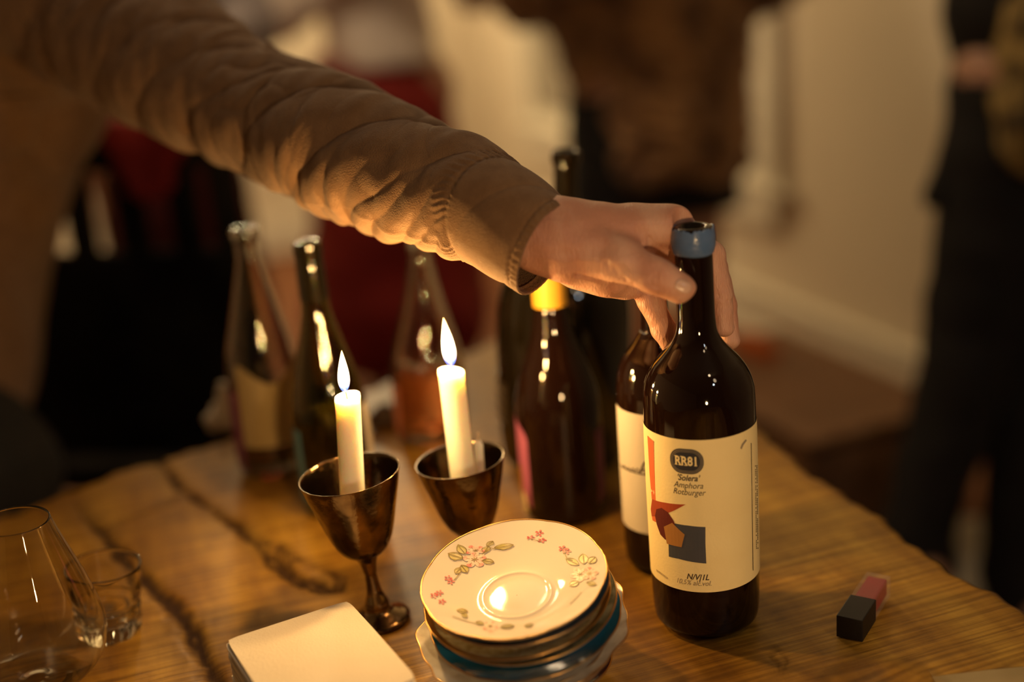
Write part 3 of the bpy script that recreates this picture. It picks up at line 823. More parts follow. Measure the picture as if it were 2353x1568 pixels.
def goblet(base, rim, rows, footr, label):
    ax = Axis(base, rim)
    root = empty('goblet', mw=ax.M); tag(root, label, 'goblet', 'metal goblets holding candles')
    P = ax.prof(rows)[::-1]
    zf = P[0][1]
    bowl = smooth_prof(P, 7)
    th = 0.0013
    inner = [(r - th, z + 0.0006) for r, z in P[::-1] if r - th > 0.003]
    inner[0] = (P[-1][0] - th * 0.8, P[-1][1] - 0.0002)
    inn = smooth_prof([q for q in inner if q[1] > P[0][1] + 0.004] + [(0.006, P[0][1] + 0.005)], 7)
    V, Fc = lathe(bowl + inn, 96, True, True)
    from_py('bowl', V, Fc, M['goblet'], root)
    zb = P[0][1]; rs = 0.0052
    st = smooth_prof([(footr * 0.3, 0.010), (0.0095, 0.016), (0.0062, 0.026), (rs * 0.92, 0.040), (rs, zb - 0.014), (0.0070, zb - 0.005), (0.0105, zb + 0.002)], 7)
    V, Fc = lathe(st, 48, True, True); from_py('stem', V, Fc, M['goblet'], root)
    ft = smooth_prof([(footr * 0.86, 0.0), (footr * 0.99, 0.0006), (footr, 0.002), (footr * 0.93, 0.0038), (footr * 0.7, 0.0062), (footr * 0.42, 0.0098), (0.0098, 0.0155)], 6)
    V, Fc = lathe(ft, 80, True, True); from_py('foot', V, Fc, M['goblet'], root)
    rim_r, rim_z = P[-1]
    return ax, root
g1rows = [(1088, 118), (1096, 115), (1130, 105), (1170, 92), (1210, 79), (1240, 67), (1260, 53), (1272, 36), (1278, 16)]
G1, _ = goblet((874, 1424), (802, 1088), g1rows, 0.0245, 'tarnished metal goblet in front, its whole stem and foot visible')
g2rows = [(1056, 105), (1062, 102), (1095, 93), (1130, 82), (1165, 71), (1195, 58), (1212, 45), (1224, 30), (1230, 15)]
G2, _ = goblet((1108, 1347), (1056, 1056), g2rows, 0.0230, 'tarnished metal goblet farther back, a wax stub beside its candle')

def candle(bot, top, Y, hw, flame_base, flame_tip, fhw, label, ph):
    B = at_y(*bot, Y); T = at_y(*top, Y)
    A = (T - B); H_ = A.length
    Mx = frame_of(B, A)
    root = empty('candle', mw=Mx); tag(root, label, 'candle', 'lit candles in the goblets')
    r = hw * (T - CAM).dot(FW) / FPX
    V = []; Fc = []; n = 48
    rings = [(0.9, 0), (1.0, 0.001), (1.0, H_ * 0.3), (1.0, H_ * 0.6), (1.0, H_ * 0.85), (1.01, H_ - 0.006), (1.04, H_ - 0.003), (1.0, H_ - 0.0006), (0.9, H_), (0.72, H_ - 0.0018), (0.45, H_ - 0.0032), (0.15, H_ - 0.0036)]
    for (q, z) in rings:
        for i in range(n):
            a = 2 * PI * i / n
            w_ = 0.0016 * math.cos(a - ph) * max(0, (z - H_ * 0.85) / (H_ * 0.15))
            lump = 1 + 0.02 * math.sin(3 * a + ph) * (z / H_)
            V.append((r * q * lump * math.cos(a), r * q * lump * math.sin(a), z + w_))
    for k in range(len(rings) - 1):
        for i in range(n):
            j = (i + 1) % n; Fc.append((k * n + i, k * n + j, (k + 1) * n + j, (k + 1) * n + i))
    Fc.append(tuple(range(n - 1, -1, -1))); Fc.append(tuple((len(rings) - 1) * n + i for i in range(n)))
    from_py('wax_stick', V, Fc, M['wax'], root)
    Mi = Mx.inverted()
    fb = Mi @ at_y(*flame_base, Y); ft = Mi @ at_y(*flame_tip, Y)
    # wick: curved, leaning left in the flame
    pts = [Vector((0, 0, H_ - 0.004)), Vector((fb.x * 0.4, 0, H_ + 0.001)), fb + Vector((-0.0005, 0, 0.0025)), fb + Vector((-0.0028, 0, 0.0052))]
    bm = bmesh.new(); prev = None
    for i, p in enumerate(pts):
        rw = 0.0008 if i < 3 else 0.0009
        vs = [bm.verts.new(p + Vector((rw * math.cos(t * PI / 3), rw * math.sin(t * PI / 3), 0))) for t in range(6)]
        if prev:
            for t in range(6): bm.faces.new((prev[t], prev[(t + 1) % 6], vs[(t + 1) % 6], vs[t]))
        prev = vs
    bm.faces.new(prev)
    from_bm('wick', bm, M['wick'], root)
    Lf = (ft - fb).length; fr = fhw * (T - CAM).dot(FW) / FPX
    prof_ = [(0.25, 0.0), (0.62, 0.07), (0.86, 0.16), (1.0, 0.28), (0.97, 0.40), (0.84, 0.54), (0.62, 0.69), (0.38, 0.83), (0.17, 0.94), (0.03, 1.0)]
    V, Fc = lathe([(fr * a_, Lf * b_) for a_, b_ in smooth_prof(prof_, 3)], 28, True, True)
    fm = frame_of(fb, ft - fb)
    V = [tuple(fm @ Vector(v)) for v in V]
    from_py('flame', V, Fc, flame_m, root)
    l = bpy.data.lights.new('flame_light', 'POINT'); l.energy = 1.75; l.color = (1.0, 0.57, 0.185); l.shadow_soft_size = 0.007
    lo = bpy.data.objects.new('flame_light', l); COL.objects.link(lo); lo.parent = root
    lo.location = fb.lerp(ft, 0.42)
    return root
candle((813, 1190), (798, 908), G1.B.y - 0.002, 29, (792, 900), (785, 806), 13.5, 'shorter lit white candle, standing in the front goblet', 0.2)
candle((1072, 1165), (1036, 850), G2.B.y - 0.002, 30, (1037, 840), (1019, 731), 15.5, 'taller lit white candle, standing in the rear goblet', 3.4)
# melted stub in goblet 2
B = at_y(1106, 1150, G2.B.y + 0.006); T = at_y(1099, 1012, G2.B.y + 0.006)
stub = empty('candle_stub', mw=frame_of(B, T - B)); tag(stub, 'thin dripping white candle stub beside the taller candle in the rear goblet', 'candle')
Hs = (T - B).length
V, Fc = lathe([(0.0045, 0), (0.0046, Hs * 0.3), (0.0040, Hs * 0.5), (0.0046, Hs * 0.62), (0.0034, Hs * 0.8), (0.0036, Hs * 0.93), (0.0016, Hs)], 20, True, True, rfun=lambda a, r: 1 + 0.25 * math.sin(2 * a + r * 900))
from_py('wax_stick', V, Fc, M['wax'], stub)
V, Fc = lathe([(0.0012, Hs - 0.003), (0.0010, Hs + 0.003), (0.0014, Hs + 0.0055), (0.0006, Hs + 0.007)], 10, True, True)
from_py('wick', V, Fc, M['wax_wick'], stub)

# ------------------------------------------------------------------ stack of saucers
top_c = at_y(1185, 1329, 0.800)
SX, SY = top_c.x + 0.006, top_c.y + 0.003
tilt_full = Matrix.Rotation(math.radians(9.5), 3, 'X') @ Matrix.Rotation(math.radians(-4.5), 3, 'Y')
def saucer_z(r, R, dep=0.017):
    u = r / R
    z = 0.0035
    if u > 0.34: z += dep * ((u - 0.34) / 0.66) ** 1.75
    z += 0.0011 * math.exp(-((u - 0.375) / 0.022) ** 2)
    return z
def make_saucer(R, mats, bands, scal, amp, gold=True, label='', depth=0.017, lob='round'):
    """bands: list of (u_start, material index) ; scal lobes of relative size amp"""
    root = empty('saucer')
    n = 120
    def rf(a):
        if lob == 'round': return 1 + amp * (abs(math.sin(a * scal / 2)) ** 0.8 - 0.6)
        return 1 + amp * math.cos(scal * a) + amp * 0.5 * math.cos(2 * scal * a + 1.0)
    us = [0.0, 0.1, 0.22, 0.32, 0.35, 0.36, 0.375, 0.39, 0.40, 0.43, 0.5, 0.58, 0.66, 0.72, 0.78, 0.84, 0.89, 0.93, 0.965, 0.99, 1.0]
    prof = [(max(u, 0.004) * R, saucer_z(u * R, R, depth), 0) for u in us]
    prof += [(R * 1.003, saucer_z(R, R, depth) - 0.0012, 1), (R * 0.985, saucer_z(R, R, depth) - 0.0026, 1)]
    for u in (0.9, 0.8, 0.7, 0.6, 0.5, 0.44):
        prof.append((u * R, saucer_z(u * R, R, depth) - 0.0030, 1))
    prof += [(0.42 * R, 0.0, 1), (0.38 * R, 0.0, 1), (0.36 * R, 0.0018, 1), (0.01 * R, 0.0018, 1)]
    V = []; Fc = []; mi = []
    for (r, z, s) in prof:
        wt = max(0, (r / R - 0.45) / 0.55)
        for i in range(n):
            a = 2 * PI * i / n; rr = r * (1 + (rf(a) - 1) * wt)
            V.append((rr * math.cos(a), rr * math.sin(a), z + (0.0012 * math.cos(scal * a) * wt if lob != 'round' else 0)))
    for k in range(len(prof) - 1):
        u = prof[k][0] / R; m_i = 0
        if prof[k][2] == 0:
            for (us_, mm) in bands:
                if u >= us_ - 1e-6: m_i = mm
        else: m_i = bands[-1][2] if len(bands[-1]) > 2 else 0
        for i in range(n):
            j = (i + 1) % n
            Fc.append((k * n + i, k * n + j, (k + 1) * n + j, (k + 1) * n + i)); mi.append(m_i)
    Fc.append(tuple(range(n - 1, -1, -1))[::-1]); mi.append(0)
    Fc.append(tuple((len(prof) - 1) * n + i for i in range(n))[::-1]); mi.append(0)
    Fc = [tuple(f) for f in Fc]
    o = from_py('dish', V, Fc, mats, root)
    o.data.polygons.foreach_set('material_index', mi)
    if gold:
        V = []; Fc = []; zt = saucer_z(R, R, depth)
        for i in range(n):
            a = 2 * PI * i / n; rr = R * rf(a); zz = zt + (0.0012 * math.cos(scal * a) if lob != 'round' else 0)
            for q in range(6):
                b_ = q * PI / 3; V.append(((rr + 0.0006 * math.cos(b_)) * math.cos(a), (rr + 0.0006 * math.cos(b_)) * math.sin(a), zz - 0.0004 + 0.0006 * math.sin(b_)))
        for i in range(n):
            j = (i + 1) % n
            for q in range(6):
                q2 = (q + 1) % 6; Fc.append((i * 6 + q, j * 6 + q, j * 6 + q2, i * 6 + q2))
        g = from_py('gold_rim', V, Fc, M['gold'], root); g['label'] = 'worn gilt rim'
    tag(root, label, 'saucer', 'stacked vintage saucers')
    return root
C_, CW, CB, CT, CM, CMo, CL, GO = M['china'], M['china_white'], M['china_blue'], M['china_teal'], M['china_maroon'], M['china_moss'], M['china_lace'], M['gold']
specs = [  # from the table upwards: R, mats, bands, lobes, amp, gold, label, depth, dz, dx, tilt fraction
    (0.060, [C_, CM], [(0, 0), (0.6, 1)], 8, 0.01, True, 'lowest maroon saucer with cream foot at the bottom of the stack', 0.012, 'round', (0.002, -0.002)),
    (0.062, [C_, CM], [(0, 0), (0.55, 1)], 12, 0.0, True, 'plain round maroon saucer low in the stack', 0.012, 'round', (-0.001, -0.002)),
    (0.066, [C_, CB], [(0, 0), (0.8, 1)], 12, 0.012, True, 'cream saucer with narrow dark blue band low in the stack', 0.013, 'round', (0.001, 0.0)),
    (0.068, [C_, CM], [(0, 0), (0.5, 1)], 12, 0.0, True, 'deep maroon saucer directly under the white frilly plate', 0.013, 'round', (-0.004, -0.003)),
    (0.072, [C_], [(0, 0)], 10, 0.012, True, 'thin cream saucer edged with gilt under the frilly plate', 0.014, 'round', (-0.005, 0.001)),
    (0.0800, [CW], [(0, 0)], 9, 0.022, True, 'widest saucer, white with a deeply frilled embossed edge', 0.014, 'wave', (0.000, 0.0)),
    (0.0725, [C_, CT], [(0, 0), (0.5, 1)], 14, 0.010, True, 'deep teal saucer with gilt edge resting on the white frilly plate', 0.016, 'round', (0.003, -0.001)),
    (0.0705, [C_, CMo], [(0, 0), (0.5, 1)], 12, 0.0, True, 'cream saucer with a mossy grey-green printed border above the teal one', 0.016, 'round', (0.003, 0.000)),
    (0.0705, [C_, CL, GO], [(0, 0), (0.55, 1), (0.93, 2)], 14, 0.006, True, 'saucer with gold lace border, third from the top', 0.016, 'round', (-0.001, -0.001)),
    (0.0690, [C_, CB, GO], [(0, 0), (0.55, 1)], 14, 0.008, True, 'dark blue bordered saucer directly under the floral one', 0.017, 'round', (0.001, 0.000)),
    (0.0700, [C_], [(0, 0)], 8, 0.014, True, 'top saucer, cream with pink blossom sprays and a gilt scalloped rim', 0.018, 'round', (-0.001, 0.0)),
]
dz = (top_c.z - 0.0215 - TZ - 0.0012) / (len(specs) - 1)
top_saucer = None
ZU = np.cumsum([0, 4.2, 4.2, 4.4, 4.6, 5.0, 5.2, 9.0, 4.2, 6.2, 4.6]); ZU = ZU / ZU[-1]
for i, (R, ms_, bands, sc_, am, gd, lb_, dep, lob, off) in enumerate(specs):
    R *= 0.945
    s = make_saucer(R, ms_, bands, sc_, am, gd, lb_, dep, lob)
    f = min(1.0, (i + 0.0) / 5.0)
    rot = Matrix.Rotation(math.radians(9.5 * f), 3, 'X') @ Matrix.Rotation(math.radians(-4.0 * f), 3, 'Y')
    u = i / (len(specs) - 1)
    zz = TZ + 0.0012 + ZU[i] * (dz * (len(specs) - 1) + 0.003)
    s.matrix_world = Matrix.Translation((SX + off[0] - 0.005 * (u), SY + off[1], zz)) @ rot.to_4x4() @ Matrix.Rotation(0.35 * i, 4, 'Z')
    top_saucer = s; topR, topD, topM = R, dep, s.matrix_world.copy()
# painted sprays on the top saucer
Mi = topM.inverted()
def pl(px, py):
    o = Mi @ CAM; d = Mi.to_3x3() @ ray(px, py); z = 0.008
    for _ in range(6):
        t = (z - o.z) / d.z; P = o + d * t; z = saucer_z(min(math.hypot(P.x, P.y), topR), topR, topD)
    return P.x, P.y
def plate_art(name, polys, m, off):
    bm = bmesh.new()
    for poly in polys:
        vs = [bm.verts.new((x, y, 0)) for x, y in poly]; bm.faces.new(vs)
    g = [f for f in bm.faces]
    bmesh.ops.triangulate(bm, faces=g)
    bmesh.ops.subdivide_edges(bm, edges=bm.edges[:], cuts=1)
    for v in bm.verts:
        v.co.z = saucer_z(min(math.hypot(v.co.x, v.co.y), topR * 0.99), topR, topD) + off
    bmesh.ops.recalc_face_normals(bm, faces=bm.faces[:])
    for f in bm.faces:
        if f.normal.z < 0: f.normal_flip()
    return from_bm(name, bm, m, top_saucer, smooth=True)
def petal(px, py, ln, wd, ang, n=8):
    c = []
    for k in range(2 * n):
        t = k / (2 * n) * 2 * PI
        x = ln * (0.5 - 0.5 * math.cos(t)); y = wd * math.sin(t) * (0.55 + 0.45 * (x / ln))
        c.append(pl(px + x * math.cos(ang) - y * math.sin(ang), py + (x * math.sin(ang) + y * math.cos(ang)) * 0.72))
    return c
def leaf(px, py, ln, wd, ang, n=8):
    c = []
    for k in range(2 * n):
        u = k / n if k < n else 2 - k / n; sg = 1 if k < n else -1
        x = ln * u; y = sg * wd * math.sin(PI * u) ** 0.8 * (1 + 0.12 * math.sin(u * 19))
        c.append(pl(px + x * math.cos(ang) - y * math.sin(ang), py + (x * math.sin(ang) + y * math.cos(ang)) * 0.72))
    return c
def stroke(pts, w_):
    out = []
    for a_, b_ in zip(pts[:-1], pts[1:]):
        d = Vector((b_[0] - a_[0], b_[1] - a_[1])); d.normalize(); nx, ny = -d.y * w_, d.x * w_
        out.append([pl(a_[0] + nx, a_[1] + ny), pl(b_[0] + nx, b_[1] + ny), pl(b_[0] - nx, b_[1] - ny), pl(a_[0] - nx, a_[1] - ny)])
    return out
pk, pp, rs_, lf, ln_ = [], [], [], [], []
def blossom(x, y, s, a0=0.0):
    for k in range(5):
        a = a0 + k * 2 * PI / 5
        pp.append(petal(x, y, s * 1.08, s * 0.46, a)); ln_.extend(stroke([(x + s * 0.45 * math.cos(a), y + s * 0.33 * math.sin(a)), (x + s * 0.8 * math.cos(a), y + s * 0.58 * math.sin(a))], 0.4)); 
        pk.append(petal(x + s * 0.66 * math.cos(a), y + s * 0.66 * 0.72 * math.sin(a), s * 0.40, s * 0.30, a))
    for k in range(7):
        a = k * 2 * PI / 7
        ln_.extend(stroke([(x, y), (x + s * 0.34 * math.cos(a), y + s * 0.25 * math.sin(a))], 0.7))
    ln_.append(petal(x - 2.5, y, 5, 2.5, 0))
def leafy(x, y, l_, w_, deg):
    a = math.radians(deg); lf.append(leaf(x, y, l_, w_, a))
    P0 = (x, y); P1 = (x + l_ * 0.95 * math.cos(a), y + l_ * 0.95 * 0.72 * math.sin(a)); ln_.extend(stroke([P0, P1], 0.8))
    for sg in (1, -1):
        pts = []
        for k in range(7):
            u = k / 6; yy = sg * w_ * math.sin(PI * u) ** 0.8
            pts.append((x + l_ * u * math.cos(a) - yy * math.sin(a), y + (l_ * u * math.sin(a) + yy * math.cos(a)) * 0.72))
        ln_.extend(stroke(pts, 0.75))
def berries(pts, s=8):
    for x, y in pts:
        for k in range(5):
            rs_.append(petal(x + 0.2 * s * math.cos(k * 1.257), y + 0.15 * s * math.sin(k * 1.257), s, s * 0.38, k * 1.257))
blossom(1092, 1262, 22, 0.3); blossom(1091, 1287, 26, 0.9)
leafy(1064, 1283, 38, 13, 205); leafy(1068, 1270, 32, 11, 240); leafy(1112, 1270, 28, 10, 290); leafy(1118, 1250, 26, 8, 300)
leafy(1135, 1258, 46, 12, 350); leafy(1108, 1290, 28, 8, 10); leafy(1060, 1300, 28, 10, 60); leafy(1058, 1306, 22, 8, 120)
ln_.extend(stroke([(1108, 1275), (1128, 1258), (1138, 1262)], 0.9)); ln_.extend(stroke([(1062, 1312), (1050, 1328), (1043, 1336)], 0.9))
berries([(1218, 1229), (1238, 1219), (1245, 1240)], 9); ln_.extend(stroke([(1218, 1234), (1232, 1240), (1245, 1246)], 0.7))
berries([(1030, 1330), (1036, 1338)], 8); berries([(998, 1370), (1010, 1364), (1016, 1384)], 8)
blossom(1333, 1322, 22, 0.4); blossom(1354, 1320, 20, 1.0)
leafy(1330, 1300, 36, 10, 215); leafy(1342, 1298, 34, 11, 265); leafy(1352, 1296, 26, 10, 310); leafy(1330, 1338, 26, 9, 150); leafy(1348, 1340, 24, 7, 20)
berries([(1293, 1262), (1302, 1268)], 9); ln_.extend(stroke([(1296, 1270), (1302, 1284), (1316, 1290)], 0.8))
blossom(1127, 1441, 17, 0.2); leafy(1050, 1404, 26, 7, 10); leafy(1062, 1408, 22, 6, 60); leafy(1150, 1443, 32, 7, 352); leafy(1112, 1436, 20, 6, 200)
leafy(1205, 1441, 22, 5, 345); ln_.extend(stroke([(1040, 1418), (1070, 1428), (1110, 1438)], 0.7)); ln_.extend(stroke([(1310, 1390), (1325, 1375), (1336, 1362)], 0.7))
for nm, pz, mm, of in (('leaf_print', lf, M['leaf_pale'], 0.00025), ('petal_print', pp, M['petal_pale'], 0.0004), ('petal_tip_print', pk, M['petal_pink'], 0.0005), ('berry_print', rs_, M['petal_rose'], 0.00045), ('outline_print', ln_, M['leaf_line'], 0.0006)):
    plate_art(nm, pz, mm, of)['kind'] = 'stuff'

# ------------------------------------------------------------------ napkins
NZT = TZ + 0.052
c0, c1 = at_z(518, 1476, NZT), at_z(797, 1384, NZT); cR = at_z(990, 1568, NZT)
e1 = (c0 - c1).normalized(); e2 = (cR - c1); e2 = (e2 - e1 * e2.dot(e1)).normalized()
side = (c0 - c1).length
side2 = 0.125
nn = 22; th = 0.052 / nn
def napkin_mesh(seed):
    N = 24; V = []; Fc = []
    for l_ in (0, 1):
        for i in range(N + 1):
            for j in range(N + 1):
                u, v_ = i / N, j / N
                x, y = u * side, v_ * side2
                rc = 0.010  # rounded corners
                for cx_, cy_ in ((0, 0), (side, 0), (0, side2), (side, side2)):
                    dx, dy = abs(x - cx_), abs(y - cy_)
                    if dx < rc and dy < rc:
                        ex, ey = rc - dx, rc - dy; h_ = math.hypot(ex, ey)
                        m_ = max(ex, ey)
                        if h_ > 0 and m_ > 0:
                            k = m_ / h_ ; sxn = 1 if cx_ == 0 else -1; syn = 1 if cy_ == 0 else -1
                            x = cx_ + sxn * (rc - ex * (k * 0.5 + 0.5)); y = cy_ + syn * (rc - ey * (k * 0.5 + 0.5))
                z = 0.0010 * math.sin(u * 3 + seed) * math.sin(v_ * 4)
                V.append((x, y, z + l_ * th * 0.86))
    W_ = (N + 1)
    for i in range(N):
        for j in range(N):
            a = i * W_ + j; Fc.append((a, a + 1, a + W_ + 1, a + W_)); b_ = a + W_ * W_; Fc.append((b_, b_ + W_, b_ + W_ + 1, b_ + 1))
    bd = [i * W_ for i in range(N + 1)] + [N * W_ + j for j in range(1, N + 1)] + [i * W_ + N for i in range(N - 1, -1, -1)] + [j for j in range(N - 1, 0, -1)]
    for a, b_ in zip(bd, bd[1:] + bd[:1]): Fc.append((a, b_, b_ + W_ * W_, a + W_ * W_))
    me = bpy.data.meshes.new('napkin'); me.from_pydata(V, [], Fc); me.materials.append(M['napkin'])
    bm = bmesh.new(); bm.from_mesh(me); bmesh.ops.recalc_face_normals(bm, faces=bm.faces[:]); bm.to_mesh(me); bm.free()
    return me
nm_ = napkin_mesh(0.5)
for i in range(nn):
    o = bpy.data.objects.new('paper_napkin', nm_ if i < nn - 1 else napkin_mesh(0.5)); COL.objects.link(o)
    up = i / (nn - 1)
    jx, jy = 0.0011 * math.sin(i * 2.3), 0.0011 * math.cos(i * 1.7)
    org = Vector((c1.x, c1.y, TZ + 0.0012 + i * th)) + e1 * (jx) + e2 * (jy)
    rz = Matrix((e1, e2, Vector((0, 0, 1)))).transposed()
    if rz.determinant() < 0: rz = Matrix((e1, e2, Vector((0, 0, 1)))).transposed()
    o.matrix_world = Matrix.Translation(org) @ rz.to_4x4() @ Matrix.Rotation(0.006 * math.sin(i * 1.1), 4, 'Z')
    if i == nn - 1: tag(o, 'topmost folded white paper napkin of the stack at the front edge', 'napkin', 'stack of white paper napkins')
    else: tag(o, 'white paper napkin seen only as a thin edge under the topmost napkin', 'napkin', 'stack of white paper napkins')

# ------------------------------------------------------------------ lip gloss tube
hz = TZ + 0.0185
pA, pB, pC, pD = at_z(1923, 1412, hz), at_z(1981, 1430, hz), at_z(1992, 1310, hz), at_z(2047, 1326, hz)
mA, mB = (pA + pB) / 2, (pC + pD) / 2
el = (mB - mA); Lg = el.length; el.normalize(); ew = Vector((el.y, -el.x, 0)); Wg = ((pB - pA).dot(ew) + (pD - pC).dot(ew)) / 2
gM = Matrix((ew, el, Vector((0, 0, 1)))).transposed().to_4x4(); gM.translation = Vector((mA.x, mA.y, TZ))
root = empty('lip_gloss', mw=gM); tag(root, 'square tube of red lip gloss with black cap lying on the table', 'lip gloss')
Lc = Lg * 0.46
box('cap', (0, Lc / 2, 0.0095), (Wg, Lc, 0.018), M['black_plastic'], root, bev=0.0008)['label'] = 'matte black cap'
box('clear_case', (0, Lc + (Lg - Lc) / 2 + 0.0002, 0.0095), (Wg * 0.97, Lg - Lc, 0.0175), M['acrylic'], root, bev=0.0012)['label'] = 'clear square case'
box('gloss', (0, Lc + (Lg - Lc) / 2 - 0.001, 0.0095), (Wg * 0.76, (Lg - Lc) * 0.90, 0.0140), M['gloss_red'], root, bev=0.0012)['label'] = 'red gloss inside'

# ------------------------------------------------------------------ drinking glasses
def facet(a, r): return 1.0
ax = Axis((253, 1452), (238, 1300))
R0 = ax.r(84, ax.t(1300)); Ht = ax.t(1300)
root = empty('tumbler', mw=ax.M); tag(root, 'small clear tumbler with a thick fluted base, beside the bigger glass', 'glass')
def fl(a, r): return 1 + (0.018 * math.cos(9 * a))
out_ = [(R0 * 0.30, 0.0012), (R0 * 0.70, 0.0), (R0 * 0.80, 0.002), (R0 * 0.86, Ht * 0.12), (R0 * 0.89, Ht * 0.25), (R0 * 0.84, Ht * 0.29), (R0 * 0.90, Ht * 0.42), (R0 * 0.86, Ht * 0.47), (R0 * 0.93, Ht * 0.60), (R0 * 0.97, Ht * 0.8), (R0 * 1.0, Ht - 0.001), (R0 - 0.0008, Ht), (R0 - 0.0020, Ht - 0.001)]
inn_ = [(R0 * 0.97 - 0.0024, Ht * 0.8), (R0 * 0.92 - 0.003, Ht * 0.6), (R0 * 0.84 - 0.004, Ht * 0.36), (R0 * 0.62, Ht * 0.24), (R0 * 0.1, Ht * 0.22)]
pf = smooth_prof(out_ + inn_, 5)
V = []; Fc = []; n = 90
for (r, z) in pf:
    for i in range(n):
        a = 2 * PI * i / n; k = 1 + 0.045 * math.cos(10 * a) * max(0, 1 - z / (Ht * 0.6))
        V.append((r * k * math.cos(a), r * k * math.sin(a), z))
for k in range(len(pf) - 1):
    for i in range(n):
        j = (i + 1) % n; Fc.append((k * n + i, k * n + j, (k + 1) * n + j, (k + 1) * n + i))
Fc.append(tuple(range(n - 1, -1, -1))); Fc.append(tuple((len(pf) - 1) * n + i for i in range(n)))
from_py('glass_body', V, Fc, M['clear_glass'], root)

def stemless(base, rim, rows, label, root_name='wine_glass'):
    ax = Axis(base, rim)
    root = empty(root_name, mw=ax.M); tag(root, label, 'glass')
    P = ax.prof(rows)[::-1]
    P = [(P[0][0] * 0.35, 0.0015), (P[0][0] * 0.75, 0.0)] + P
    inner = [(r - 0.0012, z) for r, z in P[::-1][:-3]] + [(P[2][0] * 0.5, 0.0065), (P[2][0] * 0.1, 0.006)]
    inner[0] = (inner[0][0] + 0.0002, P[-1][1] - 0.0006)
    V, Fc = lathe(smooth_prof(P, 7) + smooth_prof(inner, 7), 96, True, True)
    from_py('glass_body', V, Fc, M['clear_glass'], root)
    return ax, root
stemless((88, 1572), (30, 1196), [(1196, 80), (1240, 96), (1290, 116), (1340, 136), (1390, 154), (1430, 165), (1470, 168), (1510, 155), (1545, 120), (1568, 70)], 'large rounded clear wine glass at the left front corner')
# blurred glass low on the right, near the camera
axr = Axis((2030, 1990))
root = empty('wine_glass', mw=axr.M); tag(root, 'large clear glass nearest the camera at the right, only its rim showing', 'glass')
hz_ = axr.t(1600); R_ = 0.036
P = [(0.012, 0.0015), (0.022, 0.0), (0.030, 0.006), (0.040, 0.028), (0.042, 0.045), (0.0395, hz_ * 0.8), (R_, hz_ - 0.0005)]
inner = [(R_ - 0.0008, hz_)] + [(r - 0.0012, z) for r, z in P[::-1][1:-2]] + [(0.010, 0.0075)]
V, Fc = lathe(smooth_prof(P, 6) + smooth_prof(inner, 6), 80, True, True)
from_py('glass_body', V, Fc, M['clear_glass'], root)
# sheet of paper, lower right corner
pa = at_z(2130, 1556, TZ + 0.001); pb = at_z(2290, 1540, TZ + 0.001)
ed_ = (pb - pa).normalized(); en_ = Vector((ed_.y, -ed_.x, 0))
if en_.y > 0: en_ = -en_
V = []; Fc = []; N = 10
for i in range(N + 1):
    for j in range(N + 1):
        p = pa + ed_ * (0.15 * i / N) + en_ * (0.21 * j / N); V.append((p.x, p.y, TZ + 0.0008 + 0.0008 * math.sin(i * 0.5) ** 2))
for i in range(N):
    for j in range(N):
        a = i * (N + 1) + j; Fc.append((a, a + N + 1, a + N + 2, a + 1))
o = from_py('paper_sheet', V, Fc, M['paper_tan']); add_solid(o, 0.0004, 1); tag(o, 'sheet of paper poking in at the lower right corner of the table', 'paper')

# small things among the bottles
c = at_z(884, 985)
V, Fc = surf_nets(union_f([('c', (-0.012, 0, 0.010), (0.012, 0.003, 0.011), 0.010, 0.012), ('c', (0, 0.004, 0.02), (0.004, 0, 0.022), 0.009, 0.008)], 0.006), (-0.03, -0.02, -0.002), (0.03, 0.02, 0.036), 0.0025)
V = np.array(V) + np.array([c.x, c.y, TZ]); o = link('cork_lump', mesh_np('cork_lump', V, Fc), M['date']); o.name = 'dark_lump'
tag(o, 'small dark lump between the green bottle and the pink wine bottle', 'lump')
c = at_z(520, 985)
V, Fc = surf_nets(lambda P: smin(cone_d(P, (-0.012, 0, 0.010), (0.014, 0, 0.012), 0.013, 0.014), cone_d(P, (0, 0, 0.012), (0.002, 0.004, 0.046), 0.014, 0.006), 0.012) + 0.0035 * wnoise(P, 0.012), (-0.04, -0.03, -0.006), (0.04, 0.03, 0.06), 0.002)
V = np.array(V); V[:, 2] = np.maximum(V[:, 2], 0.0005); V += np.array([c.x, c.y, TZ])
o = link('crumpled_napkin', mesh_np('crumpled_napkin', V, Fc), M['napkin']); tag(o, 'crumpled white napkin behind the leftmost clear bottle', 'napkin')
c = at_z(1500, 905)
# ------------------------------------------------------------------ the man reaching across the table
man_root = None
YN = mx.B.y
def HP(px, py, dmm): return tuple(at_y(px, py, YN + dmm / 1000.0))
r_ = lambda mm: mm / 1000.0
W0 = HP(1235, 548, 12)
hand = [
    ('c', HP(1120, 480, 40), HP(1235, 548, 12), r_(25), r_(22)),                     # forearm into wrist
    ('c', HP(1235, 532, 18), HP(1300, 548, 16), r_(20), r_(21), 0.02),
    # metacarpals (index .. little)
    ('c', HP(1285, 530, 8), HP(1545, 520, 12), r_(17), r_(12.5), 0.02),
    ('c', HP(1285, 528, 22), HP(1548, 517, 30), r_(16), r_(12.5), 0.02),
    ('c', HP(1285, 545, 34), HP(1525, 548, 44), r_(15), r_(12), 0.02),
    ('c', HP(1285, 575, 38), HP(1480, 600, 50), r_(14), r_(12), 0.02),
    # palm heel and thenar
    ('c', HP(1300, 590, 6), HP(1400, 632, 14), r_(15), r_(15), 0.018),
    ('c', HP(1330, 610, 26), HP(1440, 650, 30), r_(14), r_(13), 0.016),
    ('c', HP(1420, 560, 20), HP(1500, 590, 28), r_(14), r_(11), 0.016),
]
